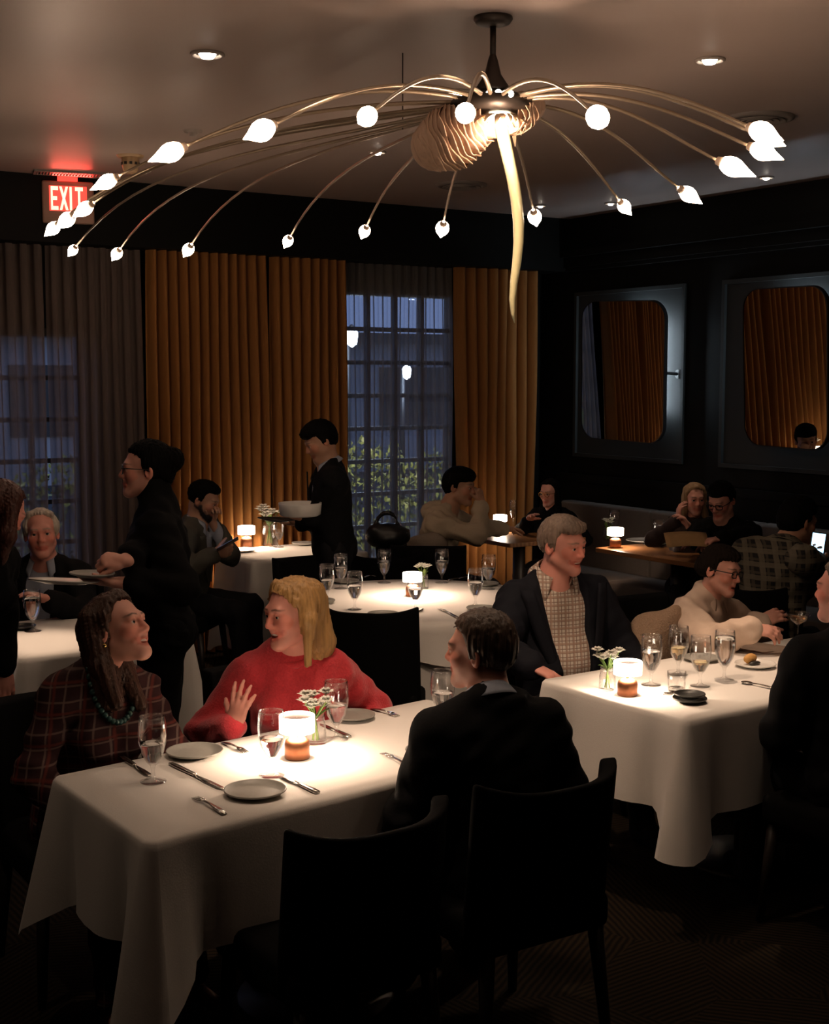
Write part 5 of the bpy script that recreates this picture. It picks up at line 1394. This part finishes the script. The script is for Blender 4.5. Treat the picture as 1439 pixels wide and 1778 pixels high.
# ---- 3 man in a dark suit, seen from behind
p = at_y(868, 1250, 2.97)
I = person('man in a dark suit seated with his back to the camera at the nearest table', (p.x, 2.97), -158, s=.95, lean=9, head=(-112, 0, -2), skin=SKP, headfwd=.03, hipz=.49, bw=.98, armL=dict(t=(-.13, .25, .62)), armR=dict(t=(.13, .25, .62)))
shirt(I, M_SHIRTB, arms=False, open_=24, h=.046); jacket(I, M_SUIT, .022, seed=4, res=.010); trousers(I)
hair(I, H_GREYB, [('e', (0, -.02, .075), (.070, .080, .048)), ('e', (0, -.07, .0), (.070, .045, .06))], line=.078, back=-.075, cap=(.012, 0, 0))
chair_for(I, 'black upholstered chair under the man in the dark suit', -147, .03, zt=.835)
make_chair('empty black upholstered chair at the near side of the nearest table', (1.66, 2.96), 92, zt=.815)
# ---- 4 server with a bun
pp = Vector((2.02, 4.98))
I = person('standing server in black with glasses and a high dark bun, carrying plates', tuple(pp), -82, seated=False, fem=True, s=.97, bw=1.10, lean=2, head=(-78, 2, 0), skin=SKP, headfwd=.01,
           armR=dict(w=at_t(214, 975, 4.98), pole=(.4, -.6, -.8), fdw=-CR * .9 - CF * .2 + CU * .1, nw=CU * .6 - CF * .6, curl=((55, 60, 40),) * 4, thumb=(30, 25, 20)),
           armL=dict(w=at_t(207, 1012, 5.02), pole=(-.5, -.4, -.8), fdw=-CR + CU * .05, nw=-CU, curl=((8, 10, 8),) * 4))
garment(I, 'turtleneck', M_BLACK, I['tor'] + sleeves(I, .72, grow=.008), .016, res=.011, seed=5, extra=[(('c', tuple(I['neckb']), tuple(I['Hp'](0, -.035, -.075)), .080, .064), .02)])
trousers(I, M_BLACK)
hair(I, H_BLACK, [('e', (0, -.115, .045), (.058, .050, .055)), ('e', (0, -.02, .075), (.070, .080, .05)), ('e', (0, -.09, -.02), (.060, .035, .05))], line=.076, back=-.062)
spectacles(I, w=.023, h=.020, rnd_=.95)
# plates she carries
def carried_plate(pos, r, m, label, tilt=(0, 0), k=0):
    prof = [(.0005, 0.0), (r * .58, 0), (r * .62, .003), (r * .97, .012), (r, .0145), (r * .985, .018), (r * .95, .016), (r * .86, .0095), (r * .6, .0075), (.0005, .007)]
    o = MB().lathe(prof, 40).build('dinner_plate', m, loc=pos); o.rotation_euler = (R(tilt[0]), R(tilt[1]), 0); return tag(o, label, 'plate')
carried_plate(at_t(112, 1014, 5.0), .135, M_WHITEPLATE, 'white plate tilted in the hand of the server with a bun', (-4, 6)); carried_plate(at_t(160, 1002, 4.98), .085, M_STONE, 'grey plate on the forearm of the server with a bun', (0, 3))
# ---- 5 white haired man
p = at_y(80, 1000, 6.60)
I = person('white haired man in a dark blazer seated facing the camera', (p.x, 6.60), 0, s=.96, hipz=.50, hs=1.05, lean=4, head=(14, 4, 3), skin=SKR, age=1, brow=(.35, .28, .22), fine=1.15, armL=dict(t=(-.12, .38, .86)), armR=dict(t=(.16, .36, .80)))
shirt(I, M_SHIRTB, open_=28); jacket(I, M_SUIT, .022, opening=.075, low=.05, res=.012, seed=6); trousers(I)
hair(I, H_WHITE, [('e', (.062, -.02, .03), (.025, .06, .04)), ('e', (-.062, -.02, .03), (.025, .06, .04)), ('c', (-.05, .03, .095), (.05, .02, .10), .016, .016)], line=.098, back=-.05)
chair_for(I, 'black chair of the white haired man', 0)
# ---- 6 person cut by the left edge
p = at_t(-102, 1010, 5.05)
I = person('person in black with long auburn hair bending over at the picture edge', (p.x - .03, p.y - .12), 70, seated=False, fem=True, s=.93, lean=24, head=(140, -30, 0), skin=SKR, headfwd=.03, armL=dict(t=(-.2, .12, .80)), armR=dict(t=(.2, .05, .78)))
garment(I, 'jacket', M_BLACK, I['tor'] + sleeves(I, .92, grow=.006), .018, res=.012); trousers(I, M_BLACK)
hair(I, H_AUB, [('c', (.06, -.02, .06), (.085, .02, -.10), .035, .034), ('c', (-.06, -.02, .06), (-.085, .02, -.10), .035, .034), ('c', (0, -.08, .04), (0, -.11, -.16), .06, .05), ('c', (.085, .02, -.10), (.08, .05, -.2), .034, .015)], line=.082, back=-.3)
# ---- 7 bearded man with a phone
p = at_t(338, 930, 8.35)
I = person('bearded man in an olive grey blazer looking at his phone by the curtains', (p.x - .08, p.y + .01), 78, s=.97, lean=12, head=(82, -22, 0), skin=SKT, beard=(.012, .008, .006), fine=1.3, bres=.016,
           armL=dict(w=at_t(368, 905, 8.30), pole=(-.3, .3, -1), fd=(.2, .2, 1), curl=((50, 50, 30),) * 4), armR=dict(w=at_t(372, 962, 8.05), pole=(.6, -.4, -.6), fdw=CR + CU * .2, nw=CU * -.3 - CF, curl=((45, 40, 20),) * 4))
shirt(I, M_SHIRTB, res=.014); jacket(I, M_GREENJ, .020, res=.014, seed=7); trousers(I, res=.018)
hair(I, H_BLACK, [('e', (0, .01, .085), (.062, .075, .042))], line=.080, back=-.045, res=.007)
chair_for(I, 'dark chair of the bearded man by the curtains', 78)
M_SCRB = mat('phone_screen_blue', (.02, .03, .06), .2, emit=(.16, .25, .55), estr=.5); M_SCRW = mat('phone_screen_white', (.3, .5, .7), .2, emit=(.42, .74, 1.0), estr=2.2); M_PHONE = mat('phone_body', (.01, .01, .012), .3)
def phone(pos, label, xdir, ydir, scr, w=.072, h=.148):
    o = MB().box((-w/2, -h/2, -.004), (w/2, h/2, .004)).build('mobile_phone', M_PHONE, smooth=False, bevel=.003); z_ = xdir.cross(ydir).normalized(); x_ = xdir.normalized(); y_ = z_.cross(x_)
    o.matrix_world = Matrix.Translation(pos) @ Matrix((x_, y_, z_)).transposed().to_4x4(); tag(o, label, 'phone')
    MB().box((-w/2 + .004, -h/2 + .006, .0042), (w/2 - .004, h/2 - .006, .0048)).build('screen', scr, o, smooth=False); return o
phone(at_t(395, 945, 8.0), 'phone held by the bearded man', -CF * .9 + CR * .1 + CU * .3, CR * .8 + CU * .5, M_SCRB)
# ---- 8 waiter
p = at_t(580, 900, 8.05)
I = person('young waiter in a black suit standing and carrying dishes', (p.x, p.y), -78, seated=False, s=.965, lean=4, head=(-70, -26, 0), skin=SKT, fine=1.25, bres=.016, headfwd=.02,
           armR=dict(w=at_t(530, 900, 7.85), pole=(.3, -.8, -.6), fdw=-CR + CU * .1, nw=-CU, curl=((15, 20, 10),) * 4), armL=dict(w=at_t(520, 908, 8.15), pole=(-.3, -.8, -.6), fdw=-CR, nw=-CU))
shirt(I, M_SHIRTB, res=.013); jacket(I, M_SUIT, .020, res=.012, seed=8, opening=.04); trousers(I, res=.016)
MB().add([tuple(I['T'](x, y, z)) for x, y, z in [(-.016, .135, .49), (.016, .135, .49), (.03, .145, .22), (0, .147, .18), (-.03, .145, .22)]], [(0, 1, 2, 3, 4)]).build('tie', M_SUIT, I['root'], smooth=False, solid=.006)
hair(I, H_BLACK, [('e', (0, .012, .080), (.070, .085, .05)), ('c', (-.05, .07, .075), (.05, .07, .07), .022, .022), ('e', (0, -.07, .0), (.072, .05, .07))], line=.066, back=-.06, res=.007, cap=(.014, 0, 0))
b_ = at_t(521, 896, 7.85); r_ = .128
o = MB().lathe([(.0005, 0), (r_ * .8, 0), (r_ * .95, .010), (r_, .07), (r_ * 1.0, .080), (r_ * .96, .080), (r_ * .9, .014), (.0005, .008)], 36).build('serving_bowl', M_WHITEPLATE, loc=b_); tag(o, 'wide white bowl in the hands of the waiter', 'bowl')
carried_plate(at_t(480, 905, 7.95), .115, M_DARKPLATE, 'dark plate of garnish held by the waiter', (0, 4))
# ---- 9 person in a cream hoodie
p = at_t(800, 930, 9.05)
I = person('person in a cream hoodie leaning an elbow on the corner table', (p.x - .22, p.y + .12), 72, s=1.02, lean=19, head=(70, -6, 0), skin=SKT, fine=1.3, bres=.016, headoff=(0, .02, .02),
           armL=dict(w=at_t(880, 918, 9.5), pole=(-.4, .3, -1), nw=CU), armR=dict(w=at_t(836, 872, 8.92), pole=(.15, .8, -1), fdw=CU * .9 - CR * .2, nw=CR * .8 - CF * .5, curl=((60, 60, 35),) * 4))
garment(I, 'hoodie', M_CREAM, I['tor'] + sleeves(I, .84, grow=.003), .016, res=.011, seed=9, wr=.007, extra=[(('e', tuple(I['T'](0, -.095, .475)), (.125, .075, .075), I['Tm']), .04), (('c', tuple(I['T'](-.085, -.02, .51)), tuple(I['T'](-.05, .06, .475)), .035, .03), .03), (('c', tuple(I['T'](.085, -.02, .51)), tuple(I['T'](.05, .06, .475)), .035, .03), .03)])
trousers(I, res=.018)
hair(I, H_BLACK, [('e', (0, .01, .075), (.080, .095, .058)), ('e', (0, -.06, .01), (.076, .06, .08))], line=.060, back=-.07, res=.007)
chair_for(I, 'dark chair under the person in the cream hoodie', 72)
# ---- 10 woman with glasses in the corner
p = at_t(962, 900, 10.15)
I = person('dark haired woman with glasses sitting in the corner of the banquette', (min(p.x, 6.52), p.y), -25, fem=True, s=.88, hipz=.48, lean=10, head=(-38, -8, 0), skin=SKP, fine=1.35, bres=.018, armR=dict(w=at_t(918, 902, 9.8)), armL=dict(t=(-.2, .30, .84)))
garment(I, 'top', M_BLACK, I['tor'] + sleeves(I, .9), .016, res=.014); trousers(I, res=.018)
hair(I, H_BLACK, [('c', (.06, -.02, .06), (.085, .0, -.16), .035, .03), ('c', (-.06, -.02, .06), (-.085, .0, -.16), .035, .03), ('c', (0, -.08, .04), (0, -.1, -.2), .06, .05)], line=.080, back=-.3, res=.008); spectacles(I, M_GOLDJ, .023, .019, .9)
# ---- 11 smiling man in a navy jacket
p = at_y(972, 1130, 4.46)
I = person('smiling grey haired man in a navy jacket and checked shirt', (p.x, 4.46), 22, s=1.02, hipz=.51, lean=-3, side=2, head=(46, -6, 2), smile=.9, skin=SKR, belly=.035, bw=1.06, brow=(.22, .15, .11), hres=.0032, headoff=(-.02, .03, 0),
           armR=dict(w=at_t(925, 1158, 5.35), pole=(.7, -.4, -.5), fdw=CR * .8 - CU * .3 - CF * .4, nw=CU), armL=dict(t=(-.24, .28, .66)))
shirt(I, M_CHECK, frac=.98, res=.009, coll=False); collar(I, M_CHECK, h=.050, rad=.078, open_=36, z0=.012); jacket(I, M_NAVY, .026, opening=.115, low=-.04, res=.010, seed=11, up=.60)
trousers(I)
hair(I, H_GREY, [('e', (0, .01, .082), (.062, .075, .044)), ('e', (0, -.06, .01), (.074, .05, .06)), ('c', (-.045, .062, .082), (.045, .062, .082), .016, .016)], line=.080, back=-.045, cap=(.010, 0, 0))
chair_for(I, 'black chair of the smiling man in the navy jacket', 33, .05)
# ---- 12 woman reaching across
p = at_y(1215, 1120, 4.52)
I = person('woman with dark tied hair and glasses in a cream blouse reaching across the table', (p.x - .27, 4.48), 52, fem=True, s=.95, hipz=.48, bw=1.08, lean=26, side=-2, head=(48, -8, -6), skin=SKP, hres=.0032, open=.003, headoff=(.03, 0, 0),
           armR=dict(w=at_t(1306, 1093, 5.55), pole=(.5, .1, -.5), fdw=CR * 1.0 - CU * .06 - CF * .1, nw=CU * .8 - CF * .5, curl=((18, 26, 18), (22, 28, 18), (26, 30, 20), (30, 30, 20)), thumb=(26, 14, 10)),
           armL=dict(w=at_t(1318, 1082, 6.0), pole=(-.6, -.2, -.3), fdw=CR * .8 + CU * .4, nw=CU * .5 - CF * .7, curl=((20, 25, 15),) * 4))
garment(I, 'blouse', M_BLOUSE, I['tor'] + sleeves(I, .92, grow=.012), .018, res=.0095, seed=12, wr=.006); trousers(I)
collar(I, M_BLOUSE, h=.034, open_=36)
hair(I, H_DARK, [('e', (0, -.10, .0), (.050, .042, .050)), ('e', (0, .0, .080), (.068, .085, .046)), ('e', (0, -.05, .0), (.078, .06, .05))], line=.078, back=-.06); spectacles(I, w=.025, h=.0165, rnd_=.55, thick=.0026)
sh_, el_, wr_, *_x = I['arms']['R']; ax = (wr_ - el_).normalized()
for q, m_ in ((.020, M_GOLDJ), (.032, mat('pearl_beads', (.8, .7, .6), .3))):
    c = wr_ - ax * q; o1 = ax.orthogonal().normalized(); o2 = ax.cross(o1); MB().tube([c + (o1 * math.cos(a) + o2 * math.sin(a)) * .034 for a in [2 * math.pi * i / 20 for i in range(21)]], .0042, 6, caps=False).build('bracelet', m_, I['root'])
chair_for(I, 'black chair of the woman in the cream blouse', 33, .06)
# ---- 13, 14 couple on the banquette
p = at_t(1203, 905, 9.0)
I = person('blond woman in dark clothes on the banquette behind the oak table', (min(p.x, 6.55), p.y), -8, fem=True, s=.92, hipz=.50, lean=6, head=(6, -4, 0), skin=SKP, fine=1.35, bres=.018, armR=dict(w=at_t(1178, 902, 8.7), fdw=CU, curl=((30, 30, 20),) * 4), armL=dict(w=at_t(1196, 915, 8.65), fdw=CU - CR * .6, curl=((30, 30, 20),) * 4))
garment(I, 'top', mat('dark_plum_top', (.03, .016, .014), .8), I['tor'] + sleeves(I, .88), .016, res=.014); trousers(I, res=.018)
hair(I, hair_mat('ash_blond_hair', (.30, .19, .10)), [('c', (.055, -.01, .07), (.088, .0, -.15), .034, .034), ('c', (-.055, -.01, .07), (-.088, .0, -.15), .034, .034), ('c', (0, -.08, .04), (0, -.1, -.18), .06, .05), ('c', (.0, .04, .10), (.066, .03, .05), .018, .014), ('c', (.0, .04, .10), (-.066, .03, .05), .018, .014)], line=.090, back=-.3, res=.008)
p = at_t(1268, 905, 8.65)
I = person('man with glasses in black reading a menu beside the blond woman', (min(p.x, 6.5), p.y), -35, s=.97, hipz=.51, lean=14, head=(-42, -24, 0), skin=SKP, fine=1.3, bres=.018, armR=dict(w=at_t(1222, 946, 8.1), fdw=-CR - CF * .3, nw=CU), armL=dict(w=at_t(1242, 938, 8.0), fdw=-CR - CF * .4, nw=CU, curl=((30, 35, 20),) * 4))
garment(I, 'sweater', M_BLACK, I['tor'] + sleeves(I, .93, grow=.006), .020, res=.013); trousers(I, res=.018)
hair(I, H_BLACK, [('e', (0, .0, .078), (.072, .085, .052)), ('e', (0, -.06, .01), (.074, .055, .07))], line=.072, back=-.05, res=.007); spectacles(I, w=.025, h=.017, rnd_=.6, thick=.0028)
mp_ = at_t(1192, 938, 8.05)
def sheet_fn(u, v): q = mp_ + CR * ((u - .5) * .26) + (CF * .8 + CU * .5) * ((v - .5) * .15) + CU * .01 * math.sin(3 * u); return tuple(q)
o = MB().grid(sheet_fn, 8, 4).build('menu_sheet', mat('kraft_paper', (.45, .27, .12), .8), solid=.002); tag(o, 'folded tan paper menu held by the man with glasses', 'menu')
# ---- 15 person in plaid seen from behind with a phone
p = at_t(1322, 1000, 6.95)
I = person('person in a dark plaid shirt seen from behind, holding a bright phone', (p.x, p.y), 148, s=1.02, lean=14, side=10, head=(118, -12, 0), skin=SKT, fine=1.2, bres=.016, bw=1.08, headoff=(.02, .02, -.02),
           armR=dict(w=at_t(1418, 988, 6.86), pole=(.6, .2, -.8), fdw=CU * .8 + CR * .1, nw=CR * .7 + CF * .5, curl=((30, 40, 30),) * 4), armL=dict(t=(-.2, .4, .84)))
garment(I, 'plaid_shirt', M_FLAN, I['tor'] + sleeves(I, .92, grow=.008), .020, res=.011, seed=15, wr=.005); trousers(I, res=.016); collar(I, M_FLAN)
hair(I, H_BLACK, [('e', (0, .0, .080), (.078, .09, .055)), ('e', (0, -.06, .0), (.078, .06, .08))], line=.066, back=-.075, res=.007)
chair_for(I, 'dark chair under the person in the plaid shirt', 140)
phone(at_t(1419, 949, 6.80), 'phone with a bright screen held by the person in plaid', CR * .85 - CU * .1 - CF * .2, CU * .9 + CR * .45, M_SCRW)
# ---- 16 man at the right edge
p = at_y(1446, 1150, 2.92)
I = person('grey haired man in a dark jacket cut by the right picture edge', (p.x + .13, 2.92), -165, s=.97, lean=6, head=(-135, 2, 0), skin=SKR, bw=1.05, headfwd=.01, armL=dict(t=(-.13, .26, .62)), armR=dict(t=(.13, .26, .62)))
shirt(I, M_SHIRTB, arms=False); jacket(I, M_SUIT, .022, seed=16); trousers(I)
hair(I, H_GREY, [('e', (0, -.02, .07), (.068, .080, .046)), ('e', (0, -.065, .0), (.070, .045, .055))], line=.084, back=-.06)
chair_for(I, 'black chair under the man at the right picture edge', -147, .03)

# ================================================================ remaining chairs, coats, bag
def chair_back_at(px, py, face, label, zt=.86, off=.29):
    q = at_z(px, py, zt); a = R(face); return make_chair(label, (q.x + math.cos(a) * off, q.y + math.sin(a) * off), face, zt=zt)
ang = lambda x, y: math.degrees(math.atan2(RC.y - y, RC.x - x))
q = at_z(628, 1063, .86); chair_back_at(628, 1063, ang(q.x, q.y), 'black chair at the near side of the round table, behind the woman in red')
q = at_z(520, 965, .86); chair_back_at(520, 965, ang(q.x, q.y) , 'black chair at the far left of the round table, before the waiter')
q = at_z(742, 953, .86); chair_back_at(742, 953, ang(q.x, q.y), 'black chair at the far side of the round table', off=.12)
def drape(name, label, cat, m, prims, subs=(), seed=1, res=.012, wr=.012):
    lo, hi = bounds([p for p, k in prims], .05); F = Field(lo, hi, res)
    for p, k in prims: F.add(p, k)
    for p in subs: F.sub(p, .02)
    rn = np.random.RandomState(seed); X, Y, Z = F.pts((slice(None),) * 3); w = 0
    for i in range(5):
        dv = rn.normal(size=3); dv /= np.linalg.norm(dv); w = w + np.sin(rn.uniform(30, 60) * (dv[0] * X + dv[1] * Y + dv[2] * Z) + 1.5 * np.sin(8 * X + 9 * Z) + rn.uniform(0, 6))
    F.d += (wr * .4 * w).astype(np.float32)
    return tag(np_object(name, [F.mesh(2)], m), label, cat)
I3 = Matrix.Identity(3)
c = at_t(1128, 1085, 5.9); cR = Matrix((CR, CF, CU)).transposed()
drape('shearling_coat', 'tan fuzzy coat draped over a chair back beside the reaching woman', 'coat', mat('tan_boucle', (.36, .24, .16), .95, var=.3, scale=160, bump=.9),
      [(('e', tuple(c + CR * .02 - CU * .06), (.13, .07, .13), cR), .04), (('c', tuple(c + CR * -.05 - CU * .18), tuple(c + CR * .10 + CU * .02), .07, .06), .04), (('c', tuple(c - CU * .30), tuple(c - CU * .10), .10, .10), .05)])
c = at_t(748, 948, 8.75)
drape('cream_coat', 'cream coat hung over the chair back behind the person in the hoodie', 'coat', mat('cream_wool', (.27, .215, .17), .95, var=.15, scale=90, bump=.2),
      [(('e', tuple(c + CR * -.02), (.11, .06, .085), cR), .04), (('c', tuple(c + CR * -.10 - CU * .03), tuple(c + CR * .05 + CU * .03), .04, .045), .04), (('c', tuple(c + CR * -.14 - CU * .10), tuple(c + CR * -.12 + CU * .0), .035, .045), .03), (('c', tuple(c + CR * .02 - CU * .16), tuple(c + CR * .0), .07, .09), .04)], seed=5)
c = at_t(672, 930, 8.6)
drape('black_bag', 'black bag standing on a chair behind the waiter', 'bag', mat('black_leather', (.008, .008, .009), .35), [(('e', tuple(c), (.15, .08, .085), cR), .03)] + [(('c', tuple(c + CR * (.075 * math.cos(a)) + CU * (.05 + .10 * math.sin(a))), tuple(c + CR * (.075 * math.cos(a + .35)) + CU * (.05 + .10 * math.sin(a + .35))), .012, .012), .01) for a in [.35 * i for i in range(9)]], seed=7, wr=.006)
make_chair('dark chair holding the black bag', (c.x, c.y, 0), 57, zt=.80)
# cocktail glass by the reaching hand, napkin
goblet(0, 0, 'orange cocktail in a coupe glass beside the reaching hand', kind='coupe_glass', water=.62, liquid=M_COCK, pos=tuple(at_z(1384, 1124, TZ)))
def flat_sheet(px, py, w, h, a, label, m, name='napkin', z=TZ):
    q = at_z(px, py, z); o = MB().box((-w/2, -h/2, .001), (w/2, h/2, .004)).build(name, m, loc=q, rot=(0, 0, R(a)), smooth=False); return tag(o, label, 'napkin' if name == 'napkin' else 'menu')
flat_sheet(1335, 1128, .20, .28, 20, 'tan menu sheet lying under the reaching hands', mat('menu_card', (.30, .22, .17), .8), 'menu_sheet')
